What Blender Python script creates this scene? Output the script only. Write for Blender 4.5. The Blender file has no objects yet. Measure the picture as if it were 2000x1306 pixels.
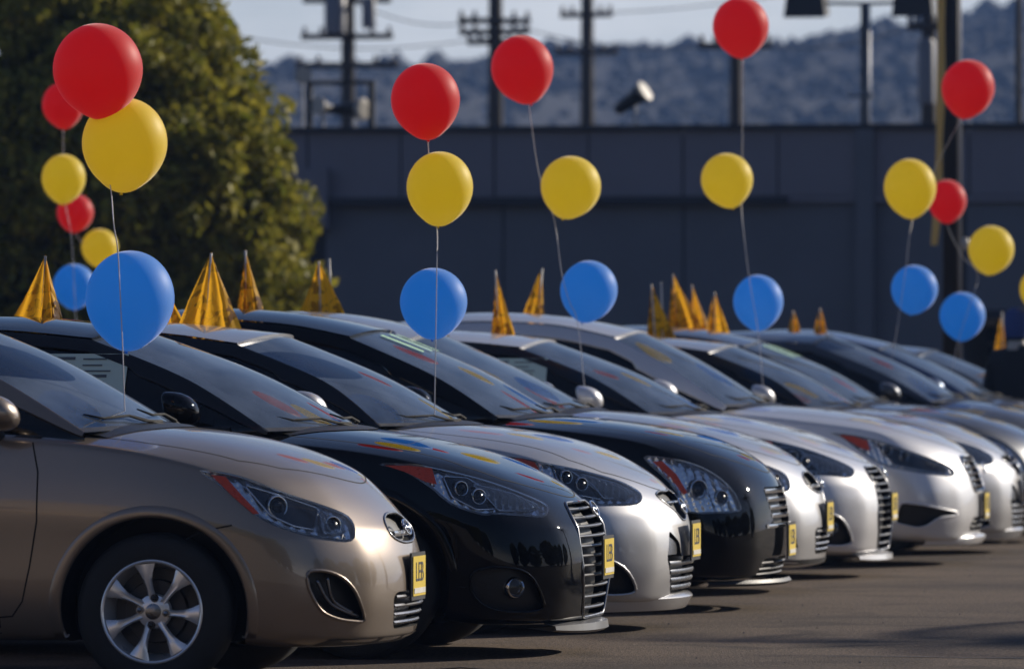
import bpy, bmesh, math, random
import numpy as np
from mathutils import Vector, Matrix
from mathutils.bvhtree import BVHTree
from mathutils.geometry import delaunay_2d_cdt
random.seed(7); np.random.seed(7)
S = bpy.context.scene
C = S.collection
R = math.radians

# ------------------------------------------------------------------ camera
TH = R(9.74)
cam_d = bpy.data.cameras.new('camera'); cam = bpy.data.objects.new('camera', cam_d); C.objects.link(cam)
cam.location = (0, 0, 1.174)
cam.rotation_euler = (R(90.31), 0, TH)
cam_d.sensor_width = 36; cam_d.lens = 236.5
cam_d.clip_start = 0.5; cam_d.clip_end = 6000
cam_d.dof.use_dof = True; cam_d.dof.focus_distance = 27.5; cam_d.dof.aperture_fstop = 5.0
S.camera = cam

# ------------------------------------------------------------------ world and sun
SUN_EL, SUN_AZ = R(22), R(43)           # azimuth clockwise from +Y
world = bpy.data.worlds.new('World'); S.world = world; world.use_nodes = True
wn = world.node_tree; bg = wn.nodes['Background']
sky = wn.nodes.new('ShaderNodeTexSky'); sky.sky_type = 'NISHITA'; sky.sun_disc = False
sky.sun_elevation = SUN_EL; sky.sun_rotation = SUN_AZ
sky.air_density = 1.0; sky.dust_density = 0.6; sky.ozone_density = 2.5
# cooler balance and thin high cloud, denser towards the horizon
def WN(t, **kw):
    n = wn.nodes.new(t)
    for k, v in kw.items():
        if k in n.inputs: n.inputs[k].default_value = v
        else: setattr(n, k, v)
    return n
tint = WN('ShaderNodeMix', data_type='RGBA', blend_type='MULTIPLY'); tint.inputs[0].default_value = 1; tint.inputs[7].default_value = (.80, .92, 1.22, 1)
wn.links.new(sky.outputs[0], tint.inputs[6])
wtc = WN('ShaderNodeTexCoord'); wmp = WN('ShaderNodeMapping'); wmp.inputs['Scale'].default_value = (2.2, 2.2, 9.0); wno = WN('ShaderNodeTexNoise', Scale=1.6, Detail=7, Roughness=.6)
wn.links.new(wtc.outputs['Generated'], wmp.inputs[0]); wn.links.new(wmp.outputs[0], wno.inputs['Vector'])
wsx = WN('ShaderNodeSeparateXYZ'); wn.links.new(wtc.outputs['Generated'], wsx.inputs[0])
wel = WN('ShaderNodeMapRange', interpolation_type='SMOOTHSTEP'); wel.inputs[1].default_value = 0; wel.inputs[2].default_value = .16; wel.inputs[3].default_value = .92; wel.inputs[4].default_value = .03; wn.links.new(wsx.outputs['Z'], wel.inputs[0])
wmr = WN('ShaderNodeMapRange'); wmr.inputs[1].default_value = .32; wmr.inputs[2].default_value = .62; wn.links.new(wno.outputs[0], wmr.inputs[0])
wmu = WN('ShaderNodeMath', operation='MULTIPLY'); wn.links.new(wel.outputs[0], wmu.inputs[0]); wn.links.new(wmr.outputs[0], wmu.inputs[1])
cld = WN('ShaderNodeMix', data_type='RGBA'); cld.inputs[7].default_value = (19.5, 19.2, 19.3, 1)
wn.links.new(wmu.outputs[0], cld.inputs[0]); wn.links.new(tint.outputs[2], cld.inputs[6])
wn.links.new(cld.outputs[2], bg.inputs[0]); bg.inputs[1].default_value = 0.055
sd = bpy.data.lights.new('sun', 'SUN'); sd.energy = 5.0; sd.angle = R(0.53); sd.color = (1.0, 0.90, 0.76)
sun = bpy.data.objects.new('sun', sd); C.objects.link(sun)
sv = Vector((math.cos(SUN_EL)*math.sin(SUN_AZ), math.cos(SUN_EL)*math.cos(SUN_AZ), math.sin(SUN_EL)))
sun.rotation_euler = sv.to_track_quat('Z', 'Y').to_euler(); sun.location = (20, 20, 30)
S.view_settings.view_transform = 'Standard'; S.view_settings.look = 'None'
S.view_settings.gamma = 1; S.view_settings.exposure = 0.12; S.view_settings.use_curve_mapping = False

# ------------------------------------------------------------------ materials
def newmat(name):
    m = bpy.data.materials.new(name); m.use_nodes = True
    nt = m.node_tree; return m, nt, nt.nodes['Principled BSDF']
def N(nt, t, **kw):
    n = nt.nodes.new(t)
    for k, v in kw.items():
        if k in n.inputs: n.inputs[k].default_value = v
        else: setattr(n, k, v)
    return n
def noise_var(nt, b, col, amt, scale, rough=None, ramt=0.0, coord='Object', detail=4):
    tc = N(nt, 'ShaderNodeTexCoord'); no = N(nt, 'ShaderNodeTexNoise', Scale=scale, Detail=detail)
    nt.links.new(tc.outputs[coord], no.inputs['Vector'])
    mx = N(nt, 'ShaderNodeMix', data_type='RGBA')
    a = [max(0, c*(1-amt)) for c in col[:3]]+[1]; d = [c*(1+amt) for c in col[:3]]+[1]
    mx.inputs[6].default_value = a; mx.inputs[7].default_value = d
    nt.links.new(no.outputs[0], mx.inputs[0]); nt.links.new(mx.outputs[2], b.inputs['Base Color'])
    if rough is not None and ramt:
        mr = N(nt, 'ShaderNodeMapRange'); mr.inputs[3].default_value = rough-ramt; mr.inputs[4].default_value = rough+ramt
        nt.links.new(no.outputs[0], mr.inputs[0]); nt.links.new(mr.outputs[0], b.inputs['Roughness'])
    return no
def mat(name, col, rough=0.5, metal=0.0, coat=0.0, crough=0.05, var=0.12, scale=12, bump=0.0, spec=0.5, bscale=None):
    m, nt, b = newmat(name)
    b.inputs['Roughness'].default_value = rough; b.inputs['Metallic'].default_value = metal
    b.inputs['Coat Weight'].default_value = coat; b.inputs['Coat Roughness'].default_value = crough
    b.inputs['Specular IOR Level'].default_value = spec
    no = noise_var(nt, b, col, var, scale, rough, min(0.08, rough*0.3))
    if bump:
        bp = N(nt, 'ShaderNodeBump', Strength=bump, Distance=0.01)
        n2 = N(nt, 'ShaderNodeTexNoise', Scale=bscale or scale*6, Detail=6)
        tc = N(nt, 'ShaderNodeTexCoord'); nt.links.new(tc.outputs['Object'], n2.inputs['Vector'])
        nt.links.new(n2.outputs[0], bp.inputs['Height']); nt.links.new(bp.outputs[0], b.inputs['Normal'])
    return m
def paint(name, col, metal, rough, coat=1.0, crough=0.03, dust=0.10):
    """metallic car paint under clear coat, with a film of dust on faces that look up"""
    m, nt, b = newmat(name)
    b.inputs['Metallic'].default_value = metal; b.inputs['Roughness'].default_value = rough
    b.inputs['Coat Weight'].default_value = coat; b.inputs['Coat Roughness'].default_value = crough
    tc = N(nt, 'ShaderNodeTexCoord')
    n1 = N(nt, 'ShaderNodeTexNoise', Scale=5.0, Detail=6); nt.links.new(tc.outputs['Object'], n1.inputs['Vector'])
    n2 = N(nt, 'ShaderNodeTexNoise', Scale=240.0, Detail=2); nt.links.new(tc.outputs['Object'], n2.inputs['Vector'])
    geo = N(nt, 'ShaderNodeNewGeometry'); sx = N(nt, 'ShaderNodeSeparateXYZ'); nt.links.new(geo.outputs['Normal'], sx.inputs[0])
    up = N(nt, 'ShaderNodeMapRange'); up.inputs[1].default_value = 0.15; up.inputs[2].default_value = 0.95
    up.inputs[3].default_value = 0.12; nt.links.new(sx.outputs['Z'], up.inputs[0])
    mu = N(nt, 'ShaderNodeMath', operation='MULTIPLY'); nt.links.new(up.outputs[0], mu.inputs[0])
    mr = N(nt, 'ShaderNodeMapRange'); mr.inputs[1].default_value = 0.3; mr.inputs[2].default_value = 0.75
    mr.inputs[3].default_value = dust*0.55; mr.inputs[4].default_value = dust*1.5
    nt.links.new(n1.outputs[0], mr.inputs[0]); nt.links.new(mr.outputs[0], mu.inputs[1])
    fl = N(nt, 'ShaderNodeMix', data_type='RGBA'); fl.inputs[6].default_value = [c*0.93 for c in col]+[1]; fl.inputs[7].default_value = [c*1.07 for c in col]+[1]
    nt.links.new(n2.outputs[0], fl.inputs[0]); nt.links.new(fl.outputs[2], b.inputs['Base Color'])
    d = N(nt, 'ShaderNodeBsdfDiffuse'); d.inputs[0].default_value = (0.34, 0.31, 0.28, 1)
    ms = N(nt, 'ShaderNodeMixShader'); nt.links.new(mu.outputs[0], ms.inputs[0])
    nt.links.new(b.outputs[0], ms.inputs[1]); nt.links.new(d.outputs[0], ms.inputs[2])
    nt.links.new(ms.outputs[0], nt.nodes['Material Output'].inputs[0])
    # orange peel
    n3 = N(nt, 'ShaderNodeTexNoise', Scale=160.0, Detail=1); nt.links.new(tc.outputs['Object'], n3.inputs['Vector'])
    bp = N(nt, 'ShaderNodeBump', Strength=0.02, Distance=0.002); nt.links.new(n3.outputs[0], bp.inputs['Height'])
    nt.links.new(bp.outputs[0], b.inputs['Coat Normal'])
    return m
def glass(name, tint, dust_sheen=0.05, gl=0.02, base=(0.3, 0.3, 0.3)):
    m, nt, b = newmat(name)
    nt.nodes.remove(b)
    tr = N(nt, 'ShaderNodeBsdfTransparent'); tr.inputs[0].default_value = (*tint, 1)
    g = N(nt, 'ShaderNodeBsdfGlossy'); g.inputs['Roughness'].default_value = gl
    fr = N(nt, 'ShaderNodeFresnel', IOR=1.5)
    ms = N(nt, 'ShaderNodeMixShader'); nt.links.new(fr.outputs[0], ms.inputs[0]); nt.links.new(tr.outputs[0], ms.inputs[1]); nt.links.new(g.outputs[0], ms.inputs[2])
    d = N(nt, 'ShaderNodeBsdfDiffuse'); d.inputs[0].default_value = (*base, 1)
    tc = N(nt, 'ShaderNodeTexCoord'); n1 = N(nt, 'ShaderNodeTexNoise', Scale=4.0, Detail=7)
    nt.links.new(tc.outputs['Object'], n1.inputs['Vector'])
    mr = N(nt, 'ShaderNodeMapRange'); mr.inputs[1].default_value = .3; mr.inputs[2].default_value = .7; mr.inputs[3].default_value = dust_sheen*.5; mr.inputs[4].default_value = dust_sheen*1.6
    nt.links.new(n1.outputs[0], mr.inputs[0])
    m2 = N(nt, 'ShaderNodeMixShader'); nt.links.new(mr.outputs[0], m2.inputs[0]); nt.links.new(ms.outputs[0], m2.inputs[1]); nt.links.new(d.outputs[0], m2.inputs[2])
    nt.links.new(m2.outputs[0], nt.nodes['Material Output'].inputs[0])
    return m
M = {}
M['beige'] = paint('bronze_paint', (0.245, 0.195, 0.150), 0.60, 0.34, dust=0.12)
M['black'] = paint('black_paint', (0.003, 0.0035, 0.005), 0.0, 0.25, dust=0.010)
M['black'].node_tree.nodes['Principled BSDF'].inputs['Specular IOR Level'].default_value = 0.0
M['black'].node_tree.nodes['Principled BSDF'].inputs['Coat IOR'].default_value = 1.33
M['pillar_black'] = mat('black_pillar_film', (0.008, 0.008, 0.010), 0.35)
M['darkgrey'] = paint('dark_grey_paint', (0.06, 0.065, 0.075), 0.6, 0.35, dust=0.08)
M['silver'] = paint('silver_paint', (0.50, 0.50, 0.51), 0.55, 0.38, dust=0.10)
M['white'] = paint('pearl_white_paint', (0.68, 0.68, 0.695), 0.30, 0.38, dust=0.10)
M['blue'] = paint('blue_grey_paint', (0.10, 0.14, 0.22), 0.6, 0.35, dust=0.08)
M['plastic'] = mat('black_plastic', (0.012, 0.012, 0.013), 0.45, bump=.1)
M['cavity'] = mat('cavity_plastic', (0.006, 0.006, 0.006), 0.7)
M['lip_grey'] = mat('grey_lip_plastic', (0.13, 0.13, 0.135), 0.4, coat=.2)
M['grille_grey'] = mat('grille_grey_plastic', (0.07, 0.07, 0.073), 0.35, 0.1, coat=.2)
M['gap'] = mat('panel_gap_shadow_rubber', (0.004, 0.004, 0.004), 0.9)
M['chrome'] = mat('chrome', (0.75, 0.76, 0.78), 0.10, 1.0, var=.03)
M['dchrome'] = mat('satin_grey_trim', (0.22, 0.225, 0.24), 0.28, 1.0, var=.05)
M['rim'] = mat('alloy_wheel', (0.78, 0.78, 0.78), 0.30, 0.55, coat=.5, var=.05)
M['rimdark'] = mat('wheel_inner_barrel', (0.05, 0.05, 0.052), 0.5, 0.6)
M['tyre'] = mat('tyre_rubber', (0.012, 0.012, 0.012), 0.75, bump=.3, scale=30)
M['housing'] = mat('lamp_housing', (0.66, 0.69, 0.74), 0.20, 0.85, coat=.6)
M['housing_black'] = mat('lamp_housing_black', (0.012, 0.013, 0.016), 0.25, coat=.6)
M['lamp_silver'] = mat('lamp_bezel_silver', (0.85, 0.86, 0.88), 0.16, 0.85, coat=.5, var=.05)
M['lens'] = glass('lamp_lens_glass', (0.95, 0.96, 0.97), 0.02, 0.01)
M['amber'] = mat('red_amber_reflector', (0.52, 0.045, 0.008), 0.3, coat=.35, bump=.5, bscale=140, var=.3, scale=60)
M['windshield'] = glass('windshield_glass', (0.08, 0.09, 0.10), 0.17, 0.025, (0.27, 0.35, 0.50))  # dust film, its blue also painting in the sky mirrored by the glass
M['side_glass'] = glass('side_window_glass', (0.05, 0.06, 0.06), 0.008, 0.01)
M['interior'] = mat('dark_interior', (0.02, 0.02, 0.022), 0.8)
M['seat'] = mat('seat_fabric', (0.05, 0.05, 0.055), 0.9, bump=.3)
M['paper'] = mat('pale_green_paper', (0.50, 0.62, 0.55), 0.8, var=.05)
M['ink'] = mat('grey_print_ink', (0.10, 0.12, 0.13), 0.8)
M['decal_green'] = mat('green_window_paint', (0.50, 0.80, 0.50), 0.7, var=.1)
M['plate_y'] = mat('yellow_plate_insert', (0.60, 0.43, 0.012), 0.5, var=.06)
M['plate_k'] = mat('black_plate_print', (0.012, 0.012, 0.012), 0.6)
M['plate_w'] = mat('white_plate_band', (0.6, 0.58, 0.52), 0.5)
M['badge'] = mat('badge_chrome', (0.8, 0.82, 0.85), 0.15, 1.0, var=.02)

# ------------------------------------------------------------------ small helpers
def link(o, parent=None):
    C.objects.link(o)
    if parent: o.parent = parent
    return o
def mesh_obj(name, verts, faces, m, parent=None, smooth=False, sharp=None):
    me = bpy.data.meshes.new(name); me.from_pydata([tuple(v) for v in verts], [], faces)
    me.validate(); me.update()
    for mm in (m if isinstance(m, list) else [m]): me.materials.append(mm)
    if smooth:
        me.shade_smooth()
        if sharp: me.set_sharp_from_angle(angle=R(sharp))
    return link(bpy.data.objects.new(name, me), parent)
def tag(o, label, cat, group=None, kind=None):
    if label: o['label'] = label
    if cat: o['category'] = cat
    if group: o['group'] = group
    if kind: o['kind'] = kind
    return o
def empty(name, loc, rz=0, label=None, cat=None, group=None):
    o = bpy.data.objects.new(name, None); C.objects.link(o); o.location = loc; o.rotation_euler = (0, 0, rz)
    o.empty_display_size = .2
    return tag(o, label, cat, group)
def struct(o): o['kind'] = 'structure'; return o
class MB:
    def __init__(s): s.v = []; s.f = []
    def add(s, v, f):
        n = len(s.v); s.v += [tuple(p) for p in v]; s.f += [tuple(i+n for i in q) for q in f]
    def box(s, a, b):
        x0, y0, z0 = a; x1, y1, z1 = b
        s.add([(x0,y0,z0),(x1,y0,z0),(x1,y1,z0),(x0,y1,z0),(x0,y0,z1),(x1,y0,z1),(x1,y1,z1),(x0,y1,z1)],
              [(0,3,2,1),(4,5,6,7),(0,1,5,4),(1,2,6,5),(2,3,7,6),(3,0,4,7)])
    def tube(s, pts, r, n=8, cap=True):
        pts = [Vector(p) for p in pts]; rs = r if isinstance(r, (list, tuple)) else [r]*len(pts)
        ring = []; up = Vector((0, 0, 1))
        for i, p in enumerate(pts):
            t = (pts[min(i+1, len(pts)-1)]-pts[max(i-1, 0)]).normalized()
            a = t.cross(up)
            if a.length < .05: a = t.cross(Vector((0, 1, 0)))
            a.normalize(); b = a.cross(t)
            ring += [p+(a*math.cos(2*math.pi*k/n)+b*math.sin(2*math.pi*k/n))*rs[i] for k in range(n)]
        f = []
        for i in range(len(pts)-1):
            for k in range(n):
                k2 = (k+1) % n; f.append((i*n+k, i*n+k2, (i+1)*n+k2, (i+1)*n+k))
        if cap: f.append(tuple(range(n))[::-1]); f.append(tuple((len(pts)-1)*n+k for k in range(n)))
        s.add(ring, f)
    def lathe(s, prof, n, M4=None, close=False):
        """prof: (r, h); axis +Z, then M4"""
        v = []; f = []
        for r, h in prof:
            for k in range(n):
                a = 2*math.pi*k/n; p = Vector((r*math.cos(a), r*math.sin(a), h))
                v.append(M4 @ p if M4 else p)
        for i in range(len(prof)-1):
            for k in range(n):
                k2 = (k+1) % n; f.append((i*n+k, i*n+k2, (i+1)*n+k2, (i+1)*n+k))
        s.add(v, f)
    def grid(s, rows):
        n = len(rows[0]); v = [p for r in rows for p in r]
        s.add(v, [(i*n+j, i*n+j+1, (i+1)*n+j+1, (i+1)*n+j) for i in range(len(rows)-1) for j in range(n-1)])
    def obj(s, name, m, parent=None, smooth=False, sharp=None): return mesh_obj(name, s.v, s.f, m, parent, smooth, sharp)
def crom(P, n, closed=False):
    P = [np.array(p, float) for p in P]; out = []
    L = len(P); rng = range(L if closed else L-1)
    for i in rng:
        if closed: p0, p1, p2, p3 = P[i-1], P[i], P[(i+1) % L], P[(i+2) % L]
        else: p0, p1, p2, p3 = P[max(i-1, 0)], P[i], P[i+1], P[min(i+2, L-1)]
        for k in range(n):
            t = k/n
            out.append(.5*((2*p1)+(-p0+p2)*t+(2*p0-5*p1+4*p2-p3)*t*t+(-p0+3*p1-3*p2+p3)*t**3))
    if not closed: out.append(P[-1])
    return out
def rounded(P, r=0.012, n=3):
    """closed polygon with small rounded corners"""
    out = []; L = len(P)
    for i in range(L):
        p0, p1, p2 = (Vector(P[i-1]), Vector(P[i]), Vector(P[(i+1) % L]))
        a = (p0-p1); b = (p2-p1); ra = min(r, a.length*.4); rb = min(r, b.length*.4)
        A = p1+a.normalized()*ra; B = p1+b.normalized()*rb
        for k in range(n+1):
            t = k/n; out.append(tuple(A*(1-t)**2+p1*2*t*(1-t)+B*t*t))
    return out
def densify(P, d=0.03):
    out = []; L = len(P)
    for i in range(L):
        a, b = Vector(P[i]), Vector(P[(i+1) % L]); k = max(1, int((b-a).length/d))
        out += [tuple(a.lerp(b, j/k)) for j in range(k)]
    return out
def eval_mesh(o):
    dg = bpy.context.evaluated_depsgraph_get(); dg.update()
    return bpy.data.meshes.new_from_object(o.evaluated_get(dg))

# ------------------------------------------------------------------ car body cage
YF = [0, .36, .64, .86, 1.0]                 # lateral columns, centre to corner
def body_cage(T):
    W = T['W']; K = 6
    front = T['front']; corner = T['corner']; xs = T['xs']; hw = T['hw']; sh = T['sh']; hood = T['hood']
    I = len(xs)                              # i = 0 front face, 1..I stations, I+1 rear face
    rows = T.get('rows', [.17, .215, .36, .50, .62, .74])
    rfac = T.get('rfac', [.90, .955, .982, .984, 1.0, .984, .948])
    pc = T.get('plan', [0, .05, .24, .58, 1])
    fx0 = front[6][0]-corner[6][0]
    def P(i, a, k):                          # a 0..4
        if i == 0:
            xc, zc = front[k]; xk, yk, zk = corner[k]
            x = xc+(xk-xc)*pc[a]; z = zc+(zk-zc)*(pc[a]**1.2); y = yk*YF[a]
            return x, y, z
        if i == I+1:
            rear = T['rear']; xc, zc = rear[k]
            x = xc+.22*(YF[a]**3); return x, YF[a]*W*.90*rfac[k]/.95, zc
        x0 = xs[i-1]; fade = [.70, .45, .2, .05][i-1] if i <= 4 else 0
        xx = x0+fx0*fade*(1-pc[a])
        h = hw[i-1]*rfac[k]
        zs = rows[k]+T.get('rise', 0)*0 if k < 6 else sh[i-1]
        if 1 < k < 6: zs = rows[k]*(sh[i-1]/.86)**.6 if k > 3 else rows[k]
        y = h*YF[a]
        if k == 6:
            zc = np.interp(xx, hood[0], hood[1]); f = YF[a]**T.get('hp', 3.2); z = zc+(zs-zc)*f
        elif k == 0: z = zs
        else: z = zs
        return xx, y, z
    idx = {}; V = []; F = []
    def vid(i, j, k):
        key = (i, j, k)
        if key not in idx:
            a = abs(j-4); sgn = -1 if j < 4 else 1
            x, y, z = P(i, a, k); idx[key] = len(V); V.append((x, y*sgn, z))
        return idx[key]
    NI = I+1
    def quad(a, b, c, d): F.append((vid(*a), vid(*b), vid(*c), vid(*d)))
    for j in range(8):
        for k in range(K):
            quad((0, j, k), (0, j+1, k), (0, j+1, k+1), (0, j, k+1))
            quad((NI, j, k), (NI, j, k+1), (NI, j+1, k+1), (NI, j+1, k))
    for i in range(NI):
        for k in range(K):
            quad((i, 0, k), (i, 0, k+1), (i+1, 0, k+1), (i+1, 0, k))
            quad((i, 8, k), (i+1, 8, k), (i+1, 8, k+1), (i, 8, k+1))
        for j in range(8):
            quad((i, j, K), (i, j+1, K), (i+1, j+1, K), (i+1, j, K))
            quad((i, j, 0), (i+1, j, 0), (i+1, j+1, 0), (i, j+1, 0))
    cr = {}
    for (ai, aj, ak), v in idx.items(): pass
    me = bpy.data.meshes.new('cage'); me.from_pydata(V, [], F); me.update()
    bm = bmesh.new(); bm.from_mesh(me)
    bmesh.ops.recalc_face_normals(bm, faces=bm.faces)
    inv = {v: k for k, v in idx.items()}
    cl = bm.edges.layers.float.new('crease_edge')
    for e in bm.edges:
        a, b = inv[e.verts[0].index], inv[e.verts[1].index]
        w = 0
        if a[2] == b[2] == 6 and a[1] == b[1] and a[1] in (0, 8): w = .80 if max(a[0], b[0]) < 5 else .35
        elif a[2] == b[2] == 4 and a[1] == b[1] and a[1] in (0, 8): w = .40
        elif a[0] == b[0] == 0 and a[2] == b[2] == 6: w = .30
        elif a[0] == b[0] == 0 and a[2] == b[2] == 1: w = .5
        elif a[2] == b[2] == 6 and a[1] == b[1] and a[1] in (2, 6) and a[0] > 0: w = .22
        elif a[0] == b[0] == 0 and a[2] == b[2] == 4: w = .45
        elif a[0] == b[0] == 0 and a[1] == b[1] and a[1] in (2, 6) and min(a[2], b[2]) >= 1: w = .35
        elif a[0] == b[0] == 0 and a[2] == b[2] == 2: w = .3
        e[cl] = w
    bm.to_mesh(me); bm.free()
    return me

class Surf:
    """smooth body surface that outlines are projected on"""
    def __init__(s, me):
        s.me = me; n = len(me.vertices)
        s.V = [v.co.copy() for v in me.vertices]; s.Nn = [v.normal.copy() for v in me.vertices]
        s.P = [tuple(p.vertices) for p in me.polygons]
        s.bvh = BVHTree.FromPolygons(s.V, s.P)
    def normal(s, co):
        loc, nor, fi, d = s.bvh.find_nearest(co)
        ps = s.P[fi]; tot = 0; acc = Vector((0, 0, 0))
        for i in ps:
            w = 1/((s.V[i]-loc).length_squared+1e-8); acc += s.Nn[i]*w; tot += w
        return acc.normalized()
    def hit(s, o, d):
        loc, nor, fi, dist = s.bvh.ray_cast(o, d)
        if loc is None:
            loc, nor, fi, dist = s.bvh.find_nearest(o+d*1.0)
        return loc
class Side:                                   # outlines given as (x, z) on the plane y = -yl, looked at along phi
    def __init__(s, yl, phi): s.yl = yl; s.d = Vector((-math.sin(R(phi)), math.cos(R(phi)), 0))
    def o(s, p): return Vector((p[0], -s.yl, p[1]))-s.d
class Front:                                  # outlines (y, z)
    d = Vector((-1, 0, 0))
    def o(s, p): return Vector((1, p[0], p[1]))
class Top:
    d = Vector((0, 0, -1))
    def o(s, p): return Vector((p[0], p[1], 2))
def fill2d(P, step):
    P = densify(P, step); n = len(P)
    xs = [p[0] for p in P]; zs = [p[1] for p in P]; pts = [Vector(p) for p in P]
    x = min(xs)+step*.5; row = 0
    def inside(q):
        c = False
        for i in range(n):
            (x1, y1), (x2, y2) = P[i], P[i-1]
            if (y1 > q[1]) != (y2 > q[1]) and q[0] < (x2-x1)*(q[1]-y1)/(y2-y1)+x1: c = not c
        return c
    while x < max(xs):
        z = min(zs)+(step*.5 if row % 2 else step*.25)
        while z < max(zs):
            q = (x, z)
            if inside(q) and min((Vector(q)-p).length for p in pts[:n]) > step*.45: pts.append(Vector(q))
            z += step
        x += step*.87; row += 1
    r = delaunay_2d_cdt(pts, [(i, (i+1) % n) for i in range(n)], [list(range(n))], 1, 1e-6)
    V2, E2, F2 = r[0], r[1], r[2]
    return [tuple(v) for v in V2], [tuple(f) for f in F2], P
def patch(sf, P, mode, off=0.001, step=0.025, depth=None):
    """sheet that follows the body inside an outline; off>0 outwards along the normal"""
    V2, F2, _ = fill2d(P, step); V = []
    for p in V2:
        h = sf.hit(mode.o(p), mode.d)
        if depth is not None: V.append(h+mode.d*depth)
        else: V.append(h+sf.normal(h)*off)
    # orient against the view direction
    F = []
    for f in F2:
        a, b, c = V[f[0]], V[f[1]], V[f[2]]
        F.append(f if (b-a).cross(c-a).dot(mode.d) < 0 else f[::-1])
    return V, F
def cutter(sf, P, mode, depth, step=0.03, out=0.06):
    V2, F2, _ = fill2d(P, step); n2 = len(V2); A = []; B = []
    dep = depth if callable(depth) else (lambda p: depth)
    for p in V2:
        h = sf.hit(mode.o(p), mode.d); A.append(h-mode.d*out); B.append(h+mode.d*dep(p))
    F = []; edges = {}
    for f in F2:
        a, b, c = A[f[0]], A[f[1]], A[f[2]]
        g = f if (b-a).cross(c-a).dot(mode.d) < 0 else f[::-1]
        F.append(g); F.append(tuple(i+n2 for i in g[::-1]))
        for k in range(3):
            e = (g[k], g[(k+1) % 3]); edges[e] = 1
    for (a, b) in list(edges):
        if (b, a) not in edges: F.append((b, a, a+n2, b+n2))
    return A+B, F
def flipy(V, F): return [Vector((v[0], -v[1], v[2])) for v in V], [f[::-1] for f in F]
def both(name, V, F, m, parent, smooth=True, sharp=None):
    out = []
    for k in range(2):
        v, f = (V, F) if k == 0 else flipy(V, F)
        out.append(mesh_obj(name, v, f, m, parent, smooth, sharp))
    return out
def ribbon(sf, pts, mode, w=0.005, off=0.0008, n=None):
    H = []; pts = [Vector(p) for p in pts]
    L = []
    for a, b in zip(pts[:-1], pts[1:]):
        k = max(2, int((b-a).length/.02)); L += [a.lerp(b, j/k) for j in range(k)]
    L.append(pts[-1])
    H = [sf.hit(mode.o(p), mode.d) for p in L]; V = []
    if isinstance(mode, Top): H = [h for h in H if sf.normal(h).z > .42]
    for i, h in enumerate(H):
        t = (H[min(i+1, len(H)-1)]-H[max(i-1, 0)])
        nn = sf.normal(h); s = t.cross(nn)
        if s.length < 1e-6: s = Vector((0, 0, 1))
        s.normalize(); V += [h+nn*off+s*w/2, h+nn*off-s*w/2]
    F = [(2*i, 2*i+1, 2*i+3, 2*i+2) for i in range(len(H)-1)]
    return V, F
def slat(sf, ys, zf, inset, hgt, dep, mode=None):
    """bar across the front that follows the nose; zf(y) centre height"""
    V = []; F = []
    sec = [(-dep/2, -hgt/2), (dep*.35, -hgt/2), (dep/2, 0), (dep*.35, hgt/2), (-dep/2, hgt/2)]
    for y in ys:
        z = zf(y); h = sf.hit(Vector((1, y, z)), Vector((-1, 0, 0)))
        for a, b in sec: V.append((h.x-inset+a, y, z+b))
    n = len(sec)
    for i in range(len(ys)-1):
        for k in range(n):
            k2 = (k+1) % n; F.append((i*n+k, (i+1)*n+k, (i+1)*n+k2, i*n+k2))
    F.append(tuple(range(n))); F.append(tuple((len(ys)-1)*n+k for k in range(n))[::-1])
    return V, F

# ------------------------------------------------------------------ car parts
def text_mesh(s, size, m, parent, name, mat4):
    cu = bpy.data.curves.new('txt', 'FONT'); cu.body = s; cu.size = size; cu.align_x = 'CENTER'; cu.align_y = 'CENTER'; cu.extrude = 0.0006
    cu.resolution_u = 3
    o = bpy.data.objects.new('txt', cu); C.objects.link(o)
    me = eval_mesh(o); bpy.data.objects.remove(o); me.transform(mat4); me.materials.clear(); me.materials.append(m)
    return link(bpy.data.objects.new(name, me), parent)
def make_plate(parent, x, z, tilt=0, w=.25, h=.15, s='LEB'):
    b = MB(); b.box((-.008, -w/2-.014, -h/2-.016), (.0, w/2+.014, h/2+.014))
    fr = b.obj('plate_frame', M['plastic'], parent)
    b = MB(); b.box((.0015, -w/2, -h/2), (.004, w/2, h/2)); pl = b.obj('license_plate', M['plate_y'], parent)
    b = MB(); b.box((.0045, -w/2+.012, -h/2+.010), (.0065, w/2-.012, -h/2+.030)); pb = b.obj('plate_band', M['plate_w'], fr)
    rot = Matrix(((0, 0, 1, .0052), (1, 0, 0, 0), (0, 1, 0, .012), (0, 0, 0, 1)))
    t = text_mesh(s, .105, M['plate_k'], pl, 'plate_lettering', rot)
    for o in (fr, pl): o.location = (x, 0, z); o.rotation_euler = (0, tilt, 0)
    return pl
def make_badge(parent, loc, tilt, sx=.055, sz=.030):
    """oval chrome ring with a slanted H-like stroke"""
    b = MB(); n = 28
    c = [(math.cos(2*math.pi*k/n)*sx, math.sin(2*math.pi*k/n)*sz) for k in range(n)]
    b.tube([(0, y, z) for y, z in c]+[(0, *c[0])], .0045, 6, False)
    b.tube([(0, -.028, -.014), (.002, -.018, .018)], .0042, 6); b.tube([(0, .018, -.018), (.002, .028, .014)], .0042, 6)
    b.tube([(0, -.024, -.004), (.002, .024, .005)], .0042, 6)
    o = b.obj('badge', M['badge'], parent, True); o.location = loc; o.rotation_euler = (0, tilt, 0); return o
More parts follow.
